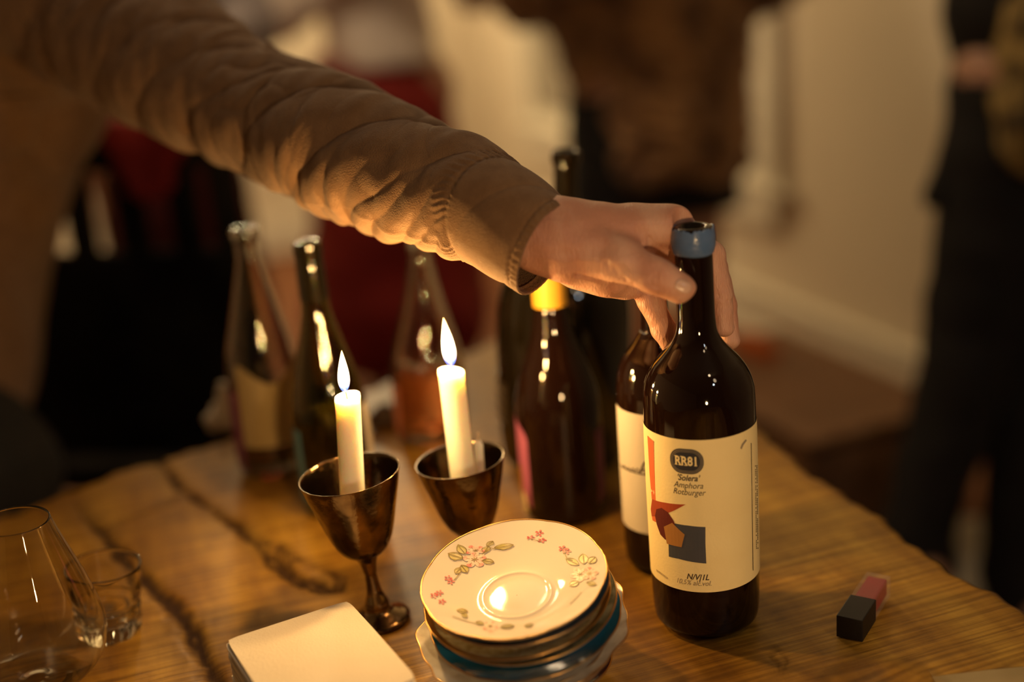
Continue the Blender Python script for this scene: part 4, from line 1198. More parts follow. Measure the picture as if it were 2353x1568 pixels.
thumb = [
    ('c', HP(1300, 565, 0), HP(1425, 598, -14), r_(16.5), r_(14.2), 0.012),
    ('c', HP(1425, 598, -14), HP(1505, 634, -25), r_(14.2), r_(12.6), 0.006),
    ('c', HP(1505, 634, -25), HP(1562, 661, -27), r_(12.6), r_(10.6), 0.004),
]
index_f = [
    ('c', HP(1548, 520, 14), HP(1636, 588, 36), r_(11.8), r_(9.6), 0.005),
    ('c', HP(1636, 588, 36), HP(1657, 682, 31), r_(9.6), r_(8.6), 0.003),
    ('c', HP(1657, 682, 31), HP(1664, 750, 25), r_(8.7), r_(7.4), 0.003),
]
middle_f = [
    ('c', HP(1550, 520, 32), HP(1642, 612, 54), r_(11.2), r_(9.4), 0.005),
    ('c', HP(1642, 612, 54), HP(1666, 705, 47), r_(9.4), r_(8.4), 0.003),
    ('c', HP(1666, 705, 47), HP(1679, 782, 36), r_(8.4), r_(7.2), 0.003),
]
ring_f = [
    ('c', HP(1525, 550, 44), HP(1572, 655, 58), r_(11), r_(9.2), 0.005),
    ('c', HP(1572, 655, 58), HP(1600, 735, 52), r_(9.2), r_(8.2), 0.003),
    ('c', HP(1600, 735, 52), HP(1615, 795, 44), r_(8.2), r_(7), 0.003),
]
little_f = [
    ('c', HP(1470, 605, 44), HP(1497, 692, 34), r_(11.2), r_(9.8), 0.008),
    ('c', HP(1497, 692, 34), HP(1525, 758, 27), r_(10.2), r_(8.8), 0.004),
    ('c', HP(1525, 758, 27), HP(1549, 812, 22), r_(8.8), r_(7.4), 0.003),
]
# creases: (polyline in px at given depth, width mm, depth mm)
creases = []
def crease(pts, wmm, dmm):
    creases.append(([np.array(HP(*p)) for p in pts], wmm / 1000, dmm / 1000))
crease([(1292, 600, -14), (1330, 628, -12), (1390, 652, -10), (1440, 662, -18), (1490, 684, -24)], 2.0, 2.2)
for dx, ln in ((0, 1), (9, .9), (-9, .8), (17, .7)):
    crease([(1500 + dx, 610, -35), (1493 + dx, 632, -38), (1499 + dx, 658, -37)], 1.3, 1.15 * ln)
for k in range(5):
    crease([(1378 + 17 * k, 598 + 5 * k, -26), (1390 + 16 * k, 628 + 6 * k, -28), (1402 + 15 * k, 648 + 6 * k, -24)], 1.7, 0.75)
crease([(1448, 655, 10), (1462, 676, 12)], 1.8, 1.2)
crease([(1480, 560, -6), (1492, 585, -8), (1505, 600, -8)], 2.2, 1.6)
crease([(1490, 545, 0), (1500, 575, -2)], 1.6, 0.9)
crease([(1640, 675, 22), (1670, 690, 24), (1692, 690, 30)], 1.4, 0.6)
def hand_post(P, d):
    for pts, wd, dp in creases:
        for a, b_ in zip(pts[:-1], pts[1:]):
            q = cone_d(P, a, b_, 0.0, 0.0)
            near = q < wd * 4
            d = d + np.where(near, dp * np.exp(-(q / wd) ** 2), 0) * 1.35
    d = d - 0.0008 * np.clip(wnoise(P, 0.014), -1, 1)
    return d
def hand_f(P):
    palm = union_f(hand, 0.02)(P)
    th_ = union_f(thumb, 0.006)(P)
    d = smin(palm, th_, 0.014)
    fi = [union_f(f, 0.004)(P) for f in (index_f, middle_f, ring_f, little_f)]
    d2 = fi[0]
    for q in fi[1:]: d2 = np.minimum(d2, q) if False else smin(d2, q, 0.0022)
    d = smin(d, d2, 0.007)
    d = hand_post(P, d)
    # the glass neck keeps its own room
    ax2 = P - np.array(mx.B, np.float32)
    rn = np.sqrt(ax2[..., 0] ** 2 + ax2[..., 1] ** 2)
    z = ax2[..., 2]
    rb_ = np.interp(z, zr, rr_).astype(np.float32)
    return np.maximum(d, -(rn - rb_ - 0.0006))
hp_all = [np.array(p[k]) for grp in (hand, thumb, index_f, middle_f, ring_f, little_f) for p in grp for k in (1, 2)]
lo = np.min(hp_all, 0) - 0.03; hi = np.max(hp_all, 0) + 0.03
handV, handF = surf_nets(hand_f, lo, hi, 0.00105)

# sleeve centre line: (px, py, Y, half width px)
SL = [(1262, 562, 0.872, 104), (1205, 528, 0.885, 118), (1150, 498, 0.900, 126), (1085, 466, 0.925, 134), (1015, 440, 0.948, 139), (950, 418, 0.97, 143), (880, 386, 1.0, 150), (805, 352, 1.03, 156), (740, 322, 1.06, 155), (690, 298, 1.09, 148), (625, 268, 1.12, 144), (560, 238, 1.16, 146), (500, 208, 1.19, 152), (430, 166, 1.23, 162), (345, 108, 1.29, 178), (240, 40, 1.36, 190), (120, -60, 1.42, 205)]
cl = [at_y(a, b_, c_) for a, b_, c_, _ in SL]
rd = [h_ * (p - CAM).dot(FW) / FPX for p, (_, _, _, h_) in zip(cl, SL)]
def cat(P, t):
    i = min(int(t), len(P) - 2); u = t - i
    g = lambda k: P[max(0, min(len(P) - 1, k))]
    p0, p1, p2, p3 = g(i - 1), g(i), g(i + 1), g(i + 2)
    return (p1 * 2 + (p2 - p0) * u + (p0 * 2 - p1 * 5 + p2 * 4 - p3) * u * u + (p1 * 3 - p0 - p2 * 3 + p3) * u ** 3) * 0.5
NV, NU = 560, 260
ts = np.linspace(0, len(SL) - 1, NV)
cen_ = np.array([list(cat(cl, t)) for t in ts]); rad_ = np.array([cat(rd, t) for t in ts])
tan_ = np.gradient(cen_, axis=0); tan_ /= np.linalg.norm(tan_, axis=1)[:, None]
sarc = np.concatenate([[0], np.cumsum(np.linalg.norm(np.diff(cen_, axis=0), axis=1))])
toC = np.array(CAM) - cen_; toC -= (toC * tan_).sum(1)[:, None] * tan_; toC /= np.linalg.norm(toC, axis=1)[:, None]
upv = np.cross(tan_, toC)
if upv[0] @ np.array(UP) < 0: upv = -upv
TH = np.linspace(0, 2 * PI, NU, endpoint=False)          # 0 = towards the viewer, pi/2 = up
Sg, Tg = np.meshgrid(sarc, TH, indexing='ij')
nvec = np.cos(Tg)[..., None] * toC[:, None, :] + np.sin(Tg)[..., None] * upv[:, None, :]
q3 = np.stack([np.cos(Tg) * 0.05, np.sin(Tg) * 0.05, Sg], -1).astype(np.float32)
nA = wnoise(q3, 0.05); nB = wnoise(q3, 0.022); nC = wnoise(q3 * np.array([1, 1, 0.6], np.float32) + 0.3, 0.11)
low = np.clip(0.60 - 0.60 * np.sin(Tg + 0.25), 0.06, 1)
def rfold(x, p=0.55): return np.abs(np.sin(x)) ** p
cuffL = 0.060
away = np.clip((Sg - cuffL) / 0.03, 0, 1)
g1 = np.clip(0.55 + 0.75 * nC, 0.05, 1); g2 = np.clip(0.5 - 0.8 * nA, 0.1, 1)
fore = np.clip(1.25 - Sg / 0.36, 0.25, 1)
f1 = (rfold(PI * (Sg / 0.030) + 3.0 * Tg + 1.9 * nC + 0.8 * nA, 0.95) - 1) * low * g1 * fore * 0.0048
f2 = (rfold(PI * (Sg / 0.072) + 2.0 * Tg + 0.9 * nC + 0.6, 0.6) - 1) * 0.0072 * (0.45 + 0.55 * g2)
f3 = (rfold(PI * (Sg / 0.105) + 2.5 * Tg + 1.3 * nA + 0.9, 0.6) - 1) * 0.0095 * np.clip((Sg - 0.20) / 0.12, 0, 1) * g1
f5 = (rfold(PI * (Sg / 0.045) - 1.0 * Tg + 1.9 * nA) - 1) * 0.0014 * (1 - 0.5 * low)
f4 = 0.0012 * nB
disp = away * (f1 + f2 + f3 + f4 + f5 + 0.004)
# puckers where sleeve meets cuff and on cuff hem
puck = np.sin(Tg * 41 + 5 * nA + 4 * nB) * 0.0007 * (np.exp(-((Sg - cuffL - 0.006) / 0.007) ** 2) + 0.6 * np.exp(-((Sg - 0.004) / 0.004) ** 2))
seam = -0.0013 * np.exp(-((Sg - cuffL) / 0.0022) ** 2) - 0.0010 * np.exp(-((Sg - 0.0075) / 0.0012) ** 2)
cuffw = (1 - away) * (0.0012 * np.sin(3 * Tg + 1) + 0.0008 * nA + 0.0022 * (rfold(PI * Sg / 0.05 + 1.0 * Tg + 0.6) - 0.6))
# long under-seam ridge along the sleeve placket
pl_ = 0.0016 * np.exp(-((np.angle(np.exp(1j * (Tg + 1.02 + 0.10 * np.sin(Sg * 30)))) ) / 0.06) ** 2) * away * np.clip(1 - Sg / 0.30, 0, 1)
Rg = rad_[:, None] + disp + puck + seam + cuffw + pl_
# cuff hangs a little below the wrist
sag = np.clip(1 - Sg / 0.05, 0, 1) * 0.006 * np.clip(-np.sin(Tg), 0, 1)
Pg = cen_[:, None, :] + nvec * (Rg + sag)[..., None]
a0 = np.arange(NV - 1)[:, None] * NU + np.arange(NU)[None, :]; b0 = np.arange(NV - 1)[:, None] * NU + (np.arange(NU) + 1)[None, :] % NU
SF_ = np.stack([a0, a0 + NU, b0 + NU, b0], -1).reshape(-1, 4)
slV = Pg.reshape(-1, 3)
# inner lining of the cuff opening
inn = []
kin = int(np.searchsorted(sarc, 0.05))
Rin = cen_[:kin, None, :] + nvec[:kin] * (Rg[:kin] + sag[:kin] - 0.0016)[..., None]
liV = Rin.reshape(-1, 3)
a0 = np.arange(kin - 1)[:, None] * NU + np.arange(NU)[None, :]; b0 = np.arange(kin - 1)[:, None] * NU + (np.arange(NU) + 1)[None, :] % NU
liF = np.stack([a0, b0, b0 + NU, a0 + NU], -1).reshape(-1, 4)
# hem joining the two
k_ = np.arange(NU); k2 = (k_ + 1) % NU
kc = int(np.searchsorted(sarc, cuffL))
cuV = np.concatenate([slV[:(kc + 1) * NU], liV]); off_ = (kc + 1) * NU
cuF = np.concatenate([SF_[:kc * NU], liF + off_, np.stack([k_, k2, k2 + off_, k_ + off_], -1)])
# torso of the shirt
def BP(px, py, Y): return tuple(at_y(px, py, Y))
torso = [
    ('c', BP(130, -60, 1.46), BP(-60, 120, 1.58), 0.105, 0.150),
    ('c', BP(-60, 120, 1.58), BP(-160, 420, 1.62), 0.150, 0.155),
    ('c', BP(-160, 420, 1.62), BP(-215, 700, 1.64), 0.155, 0.158),
    ('c', BP(-215, 700, 1.64), BP(-235, 850, 1.64), 0.158, 0.160),
    ('c', BP(-235, 850, 1.64), BP(-320, 1060, 1.64), 0.160, 0.165),
    ('c', BP(-60, 120, 1.58), BP(-420, 60, 1.82), 0.150, 0.15),
    ('c', BP(130, -60, 1.46), BP(-150, -190, 1.62), 0.100, 0.09),
    ('c', BP(-150, -190, 1.62), BP(-560, -120, 2.02), 0.09, 0.10),
    ('c', BP(-420, 60, 1.82), BP(-520, 1000, 1.84), 0.15, 0.16),
    ('c', BP(-600, -80, 2.02), BP(-700, 420, 2.02), 0.075, 0.06),
    ('c', BP(-700, 420, 2.02), BP(-640, 820, 1.88), 0.06, 0.05),
]
hem_z = at_y(-60, 1120, 1.40).z
def shirt_post(P, d):
    w1 = wnoise(P * np.array([1, 1, 0.45], np.float32), 0.07)
    dd = d - 0.006 * (1 - np.abs(w1)) ** 2
    return np.maximum(dd, hem_z - P[..., 2])
pts_ = np.array([p[k] for p in torso for k in (1, 2)])
tV, tF = surf_nets(union_f(torso, 0.05, shirt_post), pts_.min(0) - 0.2, pts_.max(0) + 0.2, 0.0085)
# man's body: one continuous mesh (head, neck, trunk, arms, legs) plus the detailed hand
neck = BP(-230, -260, 1.60)
hz0 = 1.62
nk = Vector(neck); floorP = Vector((BP(-330, 1060, 1.55)[0], 1.55, 0))
head_c = nk + Vector((0.06, -0.05, 0.20))
wr = np.array(cl[1])
bodyp = [
    ('e', tuple(head_c), (0.078, 0.100, 0.118)),
    ('c', tuple(head_c + Vector((0.0, -0.09, -0.02))), tuple(head_c + Vector((0.0, -0.112, -0.035))), 0.012, 0.012, 0.01),
    ('c', tuple(head_c + Vector((0.0, -0.05, -0.07))), tuple(head_c + Vector((0.0, -0.065, -0.08))), 0.035, 0.03, 0.02),
    ('c', tuple(head_c + Vector((0.08, 0.0, -0.015))), tuple(head_c + Vector((0.085, 0.01, 0.015))), 0.012, 0.014, 0.008),
    ('c', tuple(head_c + Vector((-0.08, 0.0, -0.015))), tuple(head_c + Vector((-0.085, 0.01, 0.015))), 0.012, 0.014, 0.008),
    ('c', tuple(head_c + Vector((0, 0.02, -0.06))), tuple(nk), 0.058, 0.062),
    ('c', tuple(nk), BP(-230, 300, 1.56), 0.08, 0.13),
    ('c', BP(-230, 300, 1.56), BP(-330, 1000, 1.56), 0.13, 0.13),
    ('c', tuple(nk), BP(130, -60, 1.42), 0.07, 0.07),
    ('c', BP(130, -60, 1.42), tuple(cl[14]), 0.052, 0.045), ('c', tuple(cl[14]), tuple(cl[11]), 0.042, 0.036), ('c', tuple(cl[11]), tuple(cl[7]), 0.034, 0.034),
    ('c', tuple(cl[7]), tuple(cl[4]), 0.034, 0.030), ('c', tuple(cl[4]), tuple(cl[2]), 0.030, 0.026),
    ('c', tuple(cl[2]), HP(1200, 530, 22), 0.026, 0.0235),
    ('c', tuple(nk), BP(-600, -80, 1.78), 0.07, 0.06),
    ('c', BP(-600, -80, 1.78), BP(-700, 420, 1.90), 0.055, 0.045),
    ('c', BP(-700, 420, 1.90), BP(-640, 900, 1.74), 0.042, 0.028),
]
hip = Vector(BP(-330, 1040, 1.56))
legs_ = []
for sx_ in (-0.10, 0.09):
    h_ = hip + Vector((sx_, 0.02 if sx_ < 0 else 0.0, -0.02)); kn = Vector((h_.x + 0.02, h_.y + 0.01, 0.50)); an = Vector((h_.x + 0.01, h_.y + 0.05, 0.09))
    legs_.append((h_, kn, an))
    bodyp += [('c', tuple(h_), tuple(kn), 0.09, 0.058), ('c', tuple(kn), tuple(an), 0.055, 0.036), ('c', tuple(an), tuple(an + Vector((0.02, -0.13, -0.05))), 0.036, 0.03)]
pts_ = np.array([p[k] for p in bodyp if p[0] == 'c' for k in (1, 2)])
bV, bF = surf_nets(union_f(bodyp, 0.02), np.append(pts_.min(0)[:2] - 0.15, 0.005), pts_.max(0) + 0.16, 0.010)
V_, F_ = join_vf([(handV, handF), (bV, bF)])
man = link('person', mesh_np('person', V_, F_), M['skin'])
tag(man, 'person in a brown long-sleeved shirt reaching across the table to grip a bottle neck', 'person')
sv, sf = join_vf([(slV[(kc) * NU:], SF_[:(NV - 1 - kc) * NU]), (tV, tF)])
shirt = link('shirt', mesh_np('shirt', sv, sf), M['shirt'], man); shirt['label'] = 'brown cotton work shirt'
cuff = link('cuff', mesh_np('cuff', cuV, cuF), M['shirt'], shirt)
# seam stitches just behind the cuff
# trousers
trp = [('c', tuple(hip + Vector((0, 0, 0.08))), tuple(hip), 0.135, 0.145)]
for h_, kn, an in legs_:
    trp += [('c', tuple(h_), tuple(kn), 0.105, 0.080), ('c', tuple(kn), tuple(an), 0.078, 0.062)]
trp += [('c', BP(-120, 1120, 1.50), BP(-60, 1300, 1.50), 0.14, 0.12)]
pts_ = np.array([p[k] for p in trp for k in (1, 2)])
vv, ff = surf_nets(union_f(trp, 0.03, lambda P, d: np.maximum(d - 0.004 * np.clip(wnoise(P, 0.08), -1, 1), 0.07 - P[..., 2])), pts_.min(0) - 0.17, pts_.max(0) + 0.17, 0.012)
link('trousers', mesh_np('trousers', vv, ff), M['trousers'], man)['label'] = 'black trousers'
hv, hf = surf_nets(lambda P: np.maximum(ell_d(P, tuple(head_c + Vector((0, 0.015, 0.02))), (0.088, 0.108, 0.118)) - 0.004 * wnoise(P, 0.02), -(P[..., 1] - head_c.y + 0.055 + 0.35 * (head_c.z + 0.06 - P[..., 2]))), np.array(head_c) - 0.16, np.array(head_c) + 0.17, 0.006)
link('hair', mesh_np('hair', hv, hf), M['hair_dark'], man)
for h_, kn, an in legs_:
    sv_, sf_ = surf_nets(union_f([('c', tuple(an + Vector((0, 0.02, -0.045))), tuple(an + Vector((0.02, -0.15, -0.055))), 0.044, 0.034)], 0.01, lambda P, d: np.maximum(d, 0.0 - P[..., 2])), np.array(an) - 0.25, np.array(an) + 0.12, 0.009)
    link('shoe', mesh_np('shoe', sv_, sf_), M['black_plastic'], man)
# thumbnail and finger nail, laid on the skin
bvh = BVHTree.FromPolygons([Vector(v) for v in handV], [tuple(int(x) for x in f) for f in handF])
def patch(name, cx_, cy_, rx, ry, ang, m, off, parent, bv=bvh, N=9):
    V = []; Fc = []; ok = True
    for i in range(N + 1):
        for j in range(N + 1):
            u, v_ = 2 * i / N - 1, 2 * j / N - 1
            # square to rounded oval
            x = u * math.sqrt(max(0, 1 - v_ * v_ / 2.3)); y = v_ * math.sqrt(max(0, 1 - u * u / 2.3))
            px = cx_ + rx * x * math.cos(ang) - ry * y * math.sin(ang); py = cy_ + rx * x * math.sin(ang) + ry * y * math.cos(ang)
            d = ray(px, py).normalized(); hit, nrm, _, _ = bv.ray_cast(CAM, d)
            if hit is None: return None
            V.append(hit - d * off)
    for i in range(N):
        for j in range(N):
            a = i * (N + 1) + j; Fc.append((a, a + N + 1, a + N + 2, a + 1))
    o = from_py(name, V, Fc, m, parent)
    return o
o = patch('thumbnail', 1570, 659, 20, 15.5, math.radians(24), M['nail'], 0.0006, man)
if o: o['label'] = 'short clean thumbnail'; add_solid(o, 0.0006, 0)
# chest pocket
bvs = BVHTree.FromPolygons([Vector(v) for v in tV], [tuple(int(x) for x in f) for f in tF])
def quad_patch(name, corners, m, off, parent, bv, N=14, th_=0.002):
    V = []; Fc = []
    for i in range(N + 1):
        for j in range(N + 1):
            u, v_ = i / N, j / N
            a = np.array(corners[0]) * (1 - u) * (1 - v_) + np.array(corners[1]) * u * (1 - v_) + np.array(corners[2]) * u * v_ + np.array(corners[3]) * (1 - u) * v_
            d = ray(a[0], a[1]).normalized(); hit, nrm, _, _ = bv.ray_cast(CAM, d)
            if hit is None: return None
            V.append(hit - d * off)
    for i in range(N):
        for j in range(N):
            a = i * (N + 1) + j; Fc.append((a, a + N + 1, a + N + 2, a + 1))
    o = from_py(name, V, Fc, m, parent); add_solid(o, th_, 0); return o
quad_patch('pocket', [(-120, 262), (92, 236), (78, 340), (-120, 400)], M['shirt'], 0.0025, shirt, bvs)
quad_patch('pocket_flap', [(-120, 240), (106, 214), (102, 250), (-120, 285)], M['shirt'], 0.0055, shirt, bvs)

# ------------------------------------------------------------------ people behind
def hand_prims(wp, dirv, nrm, s=1.0):
    d = Vector(dirv).normalized(); n_ = Vector(nrm); n_ = (n_ - d * n_.dot(d)).normalized(); x_ = d.cross(n_)
    w_ = Vector(wp); out = [('c', tuple(w_), tuple(w_ + d * 0.07 * s), 0.026 * s, 0.030 * s)]
    for k, (u, l_) in enumerate(((-0.030, 0.065), (-0.010, 0.078), (0.011, 0.074), (0.030, 0.058))):
        a = w_ + d * 0.075 * s + x_ * u * s; b_ = a + d * l_ * 0.5 * s - n_ * 0.010 * s; c_ = b_ + d * l_ * 0.42 * s - n_ * 0.026 * s
        out += [('c', tuple(a), tuple(b_), 0.0095 * s, 0.0085 * s, 0.004), ('c', tuple(b_), tuple(c_), 0.0085 * s, 0.007 * s, 0.003)]
    a = w_ + d * 0.02 * s - x_ * 0.028 * s; b_ = a + d * 0.035 * s - x_ * 0.024 * s - n_ * 0.008 * s; c_ = b_ + d * 0.03 * s - x_ * 0.004 * s - n_ * 0.01 * s
    out += [('c', tuple(a), tuple(b_), 0.013 * s, 0.011 * s, 0.006), ('c', tuple(b_), tuple(c_), 0.011 * s, 0.008 * s, 0.003)]
    return out
def build_person(loc, yaw, J, label, clothes, hair='long'):
    """J: joints in local metres (x right, -y front, z up)"""
    mw = Matrix.Translation(loc) @ Matrix.Rotation(yaw, 4, 'Z')
    hd = Vector(J['head'])
    P = [('e', tuple(hd), (0.074, 0.092, 0.112)),
         ('c', tuple(hd + Vector((0, -0.086, -0.004))), tuple(hd + Vector((0, -0.104, -0.022))), 0.010, 0.013, 0.012),
         ('c', tuple(hd + Vector((0, -0.05, -0.075))), tuple(hd + Vector((0, -0.062, -0.080))), 0.032, 0.026, 0.02),
         ('c', tuple(hd + Vector((-0.022, -0.085, -0.052))), tuple(hd + Vector((0.022, -0.085, -0.052))), 0.008, 0.008, 0.008),
         ('c', tuple(hd + Vector((0.074, 0, -0.02))), tuple(hd + Vector((0.078, 0.01, 0.012))), 0.010, 0.013, 0.006),
         ('c', tuple(hd + Vector((-0.074, 0, -0.02))), tuple(hd + Vector((-0.078, 0.01, 0.012))), 0.010, 0.013, 0.006),
         ('c', tuple(hd + Vector((0, 0.015, -0.06))), J['neck'], 0.050, 0.055, 0.03),
         ('c', J['neck'], J['sl'], 0.055, 0.048, 0.03), ('c', J['neck'], J['sr'], 0.055, 0.048, 0.03),
         ('c', J['chestl'], J['chestr'], 0.105, 0.105, 0.05), ('c', J['neck'], J['waist'], 0.08, 0.105, 0.05),
         ('c', J['waist'], J['pelvis'], 0.105, 0.12, 0.05), ('c', J['hl'], J['hr'], 0.105, 0.105, 0.05)]
    for s_ in 'lr':
        P += [('c', J['s' + s_], J['e' + s_], 0.045, 0.036, 0.03), ('c', J['e' + s_], J['w' + s_], 0.036, 0.024, 0.02)]
        P += [('c', J['h' + s_], J['k' + s_], 0.085, 0.053, 0.03), ('c', J['k' + s_], J['a' + s_], 0.053, 0.034, 0.02)]
        an = Vector(J['a' + s_]); P += [('c', tuple(an), tuple(an + Vector((0, -0.13, -0.05))), 0.034, 0.024, 0.02), ('c', tuple(an), tuple(an + Vector((0, 0.04, -0.045))), 0.03, 0.03, 0.02)]
    pts = np.array([p[k] for p in P if p[0] == 'c' for k in (1, 2)])
    hi_ = pts.max(0) + 0.15; hi_[2] = max(hi_[2], hd.z + 0.13)
    parts = [surf_nets(union_f(P, 0.03), pts.min(0) - 0.15, hi_, 0.011)]
    for s_ in 'lr':
        w0 = Vector(J['w' + s_]); dv = (w0 - Vector(J['e' + s_])).normalized()
        hp = hand_prims(w0, dv, J.get('n' + s_, (0, -1, 0)))
        parts.append(surf_nets(union_f(hp, 0.008), np.array(w0) - 0.19, np.array(w0) + 0.19, 0.0055))
    V, F = join_vf(parts)
    body = link('person', mesh_np('person', xform(V, mw), F), M['skin_far']); tag(body, label, 'person')
    for (nm, prims, kk, post, m, h, lab_) in clothes:
        pts = np.array([p[k] for p in prims if p[0] == 'c' for k in (1, 2)])
        V, F = surf_nets(union_f(prims, kk, post), pts.min(0) - 0.28, pts.max(0) + 0.28, h)
        o = link(nm, mesh_np(nm, xform(V, mw), F), m, body)
        if lab_: o['label'] = lab_
    if hair:
        hp = [('e', tuple(hd + Vector((0, 0.018, 0.022))), (0.088, 0.100, 0.115))]
        if hair == 'long':
            hp += [('c', tuple(hd + Vector((-0.065, 0.03, 0))), tuple(hd + Vector((-0.085, 0.03, -0.22))), 0.04, 0.035), ('c', tuple(hd + Vector((0.065, 0.03, 0))), tuple(hd + Vector((0.085, 0.03, -0.22))), 0.04, 0.035), ('c', tuple(hd + Vector((0, 0.06, 0))), tuple(hd + Vector((0, 0.08, -0.24))), 0.06, 0.05)]
        V, F = surf_nets(union_f(hp, 0.03, lambda Pp, d: np.maximum(d - 0.003 * wnoise(Pp, 0.02), -(Pp[..., 1] - hd.y + 0.06 + 0.3 * (hd.z + 0.03 - Pp[..., 2])))), np.array(hd) - np.array([0.2, 0.2, 0.42]), np.array(hd) + 0.2, 0.009)
        link('hair', mesh_np('hair', xform(V, mw), F), M['hair_dark'], body)
    for s_ in 'lr':
        an = Vector(J['a' + s_])
        V, F = surf_nets(union_f([('c', tuple(an + Vector((0, 0.03, -0.05))), tuple(an + Vector((0, -0.15, -0.062))), 0.040, 0.030)], 0.01, lambda Pp, d: np.maximum(d, 0.002 - Pp[..., 2])), np.array(an) - 0.24, np.array(an) + 0.10, 0.009)
        link('shoe', mesh_np('shoe', xform(V, mw), F), M['black_plastic'], body)
    return body
def joints(h=1.70, **kw):
    k = h / 1.70
    J = dict(head=(0, -0.01, 1.585), neck=(0, 0, 1.44), sl=(-0.165, 0, 1.39), sr=(0.165, 0, 1.39), chestl=(-0.07, 0, 1.25), chestr=(0.07, 0, 1.25),
             waist=(0, 0, 1.06), pelvis=(0, 0, 0.95), hl=(-0.085, 0, 0.90), hr=(0.085, 0, 0.90), kl=(-0.10, -0.01, 0.50), kr=(0.10, -0.01, 0.50),
             al=(-0.10, 0.03, 0.085), ar=(0.10, 0.03, 0.085), el=(-0.22, 0.02, 1.12), er=(0.22, 0.02, 1.12), wl=(-0.20, -0.12, 0.92), wr=(0.20, -0.12, 0.92))
    J = {a: tuple(v * k for v in b_) for a, b_ in J.items()}
    J.update(kw); return J
T3 = lambda P_, dx, dy, dz: (P_[0] + dx, P_[1] + dy, P_[2] + dz)
def cutz(z0, z1=9, nz=0.0, ns=0.08): return lambda P, d: np.maximum(np.maximum(d - nz * np.clip(wnoise(P, ns), -1, 1), z0 - P[..., 2]), P[..., 2] - z1)

# woman in white blouse and red skirt
fx = at_y(893, 200, 3.3)
wz = at_y(880, 128, 3.3).z
J = joints(1.68, el=(-0.25, -0.05, 1.13), wl=(0.02, -0.17, 1.20), er=(0.27, -0.03, 1.15), wr=(0.30, -0.16, 1.22), nl=(0, -1, 0.3), nr=(0, -1, 0))
J['head'] = (0.02, -0.02, 1.565)
hemw = wz
bl_ = [('c', J['neck'], J['waist'], 0.09, 0.13), ('c', J['waist'], (0, 0, hemw - 0.02), 0.135, 0.165), ('c', J['chestl'], J['chestr'], 0.12, 0.12), ('c', J['sl'], J['sr'], 0.065, 0.065),
       ('c', J['sl'], J['el'], 0.068, 0.075), ('c', J['sr'], J['er'], 0.068, 0.075), ('c', J['el'], tuple(Vector(J['el']).lerp(Vector(J['wl']), 0.35)), 0.07, 0.055), ('c', J['er'], tuple(Vector(J['er']).lerp(Vector(J['wr']), 0.8)), 0.07, 0.05)]
sk_ = [('c', (-0.03, 0, hemw + 0.02), (-0.03, 0, hemw - 0.20), 0.13, 0.18), ('c', (0.0, 0, hemw - 0.20), (0.01, 0.0, 0.30), 0.185, 0.23), ('c', (-0.03, 0, 0.9), (-0.08, 0, 0.3), 0.15, 0.2)]
build_person(Vector((fx.x - 0.02, 3.38, 0)), math.radians(8), J, 'person in a white blouse and long red skirt standing beyond the bottles', [
    ('blouse', bl_, 0.04, cutz(hemw - 0.03, 9, 0.008), M['white_cloth'], 0.012, 'loose white blouse'),
    ('skirt', sk_, 0.05, cutz(0.12, hemw + 0.01, 0.010, 0.12), M['red_cloth'], 0.014, 'long deep red skirt')])

# woman in fur coat
fx = at_y(1490, 250, 3.0)
zc_l = at_y(1500, 395, 3.0).z; zsk = at_y(1500, 482, 3.0).z; zsl = at_y(1340, 250, 2.95).z
J = joints(1.70, el=(-0.25, -0.02, 1.16), wl=(-0.09, -0.22, 1.24), er=(0.26, 0.0, 1.15), wr=(0.08, -0.22, 1.30), nl=(0, -1, 0), nr=(0, -1, 0))
co_ = [('c', J['neck'], (0.03, -0.01, 1.05), 0.12, 0.185), ('c', (0.03, -0.02, 1.05), (0.055, -0.05, zc_l + 0.05), 0.175, 0.155), ('c', (0.09, -0.03, 0.98), (0.085, -0.05, zc_l + 0.04), 0.14, 0.135), ('c', J['sl'], J['sr'], 0.09, 0.09),
       ('c', J['sl'], J['el'], 0.10, 0.11), ('c', J['el'], tuple(Vector(J['el']).lerp(Vector(J['wl']), 0.85)), 0.105, 0.085), ('c', J['sr'], J['er'], 0.10, 0.11), ('c', J['er'], J['wr'], 0.10, 0.08),
       ('c', (-0.165, -0.05, 1.12), (-0.150, -0.05, 0.95), 0.10, 0.055)]
sk_ = [('c', (-0.01, 0.02, 1.0), (-0.03, 0.02, 0.80), 0.13, 0.145), ('c', (-0.075, 0.02, 0.85), (-0.085, 0.02, zsk + 0.02), 0.13, 0.13), ('c', (0.07, 0.02, 0.85), (0.075, 0.02, zsk + 0.02), 0.13, 0.13)]
build_person(Vector((fx.x + 0.01, 3.0, 0)), math.radians(-6), J, 'person in a shaggy brown fur coat and short black skirt near the window', [
    ('fur_coat', co_, 0.03, lambda P, d: np.maximum(d - 0.014 * np.clip(wnoise(P, 0.035), -1, 1) - 0.006 * wnoise(P, 0.014), zc_l - P[..., 2] + 0.012 * np.sin(P[..., 0] * 30)), M['fur'], 0.009, 'shaggy mottled brown fur coat'),
    ('skirt', sk_, 0.03, cutz(zsk, 1.05, 0.004), M['black_cloth'], 0.012, 'short black skirt')])

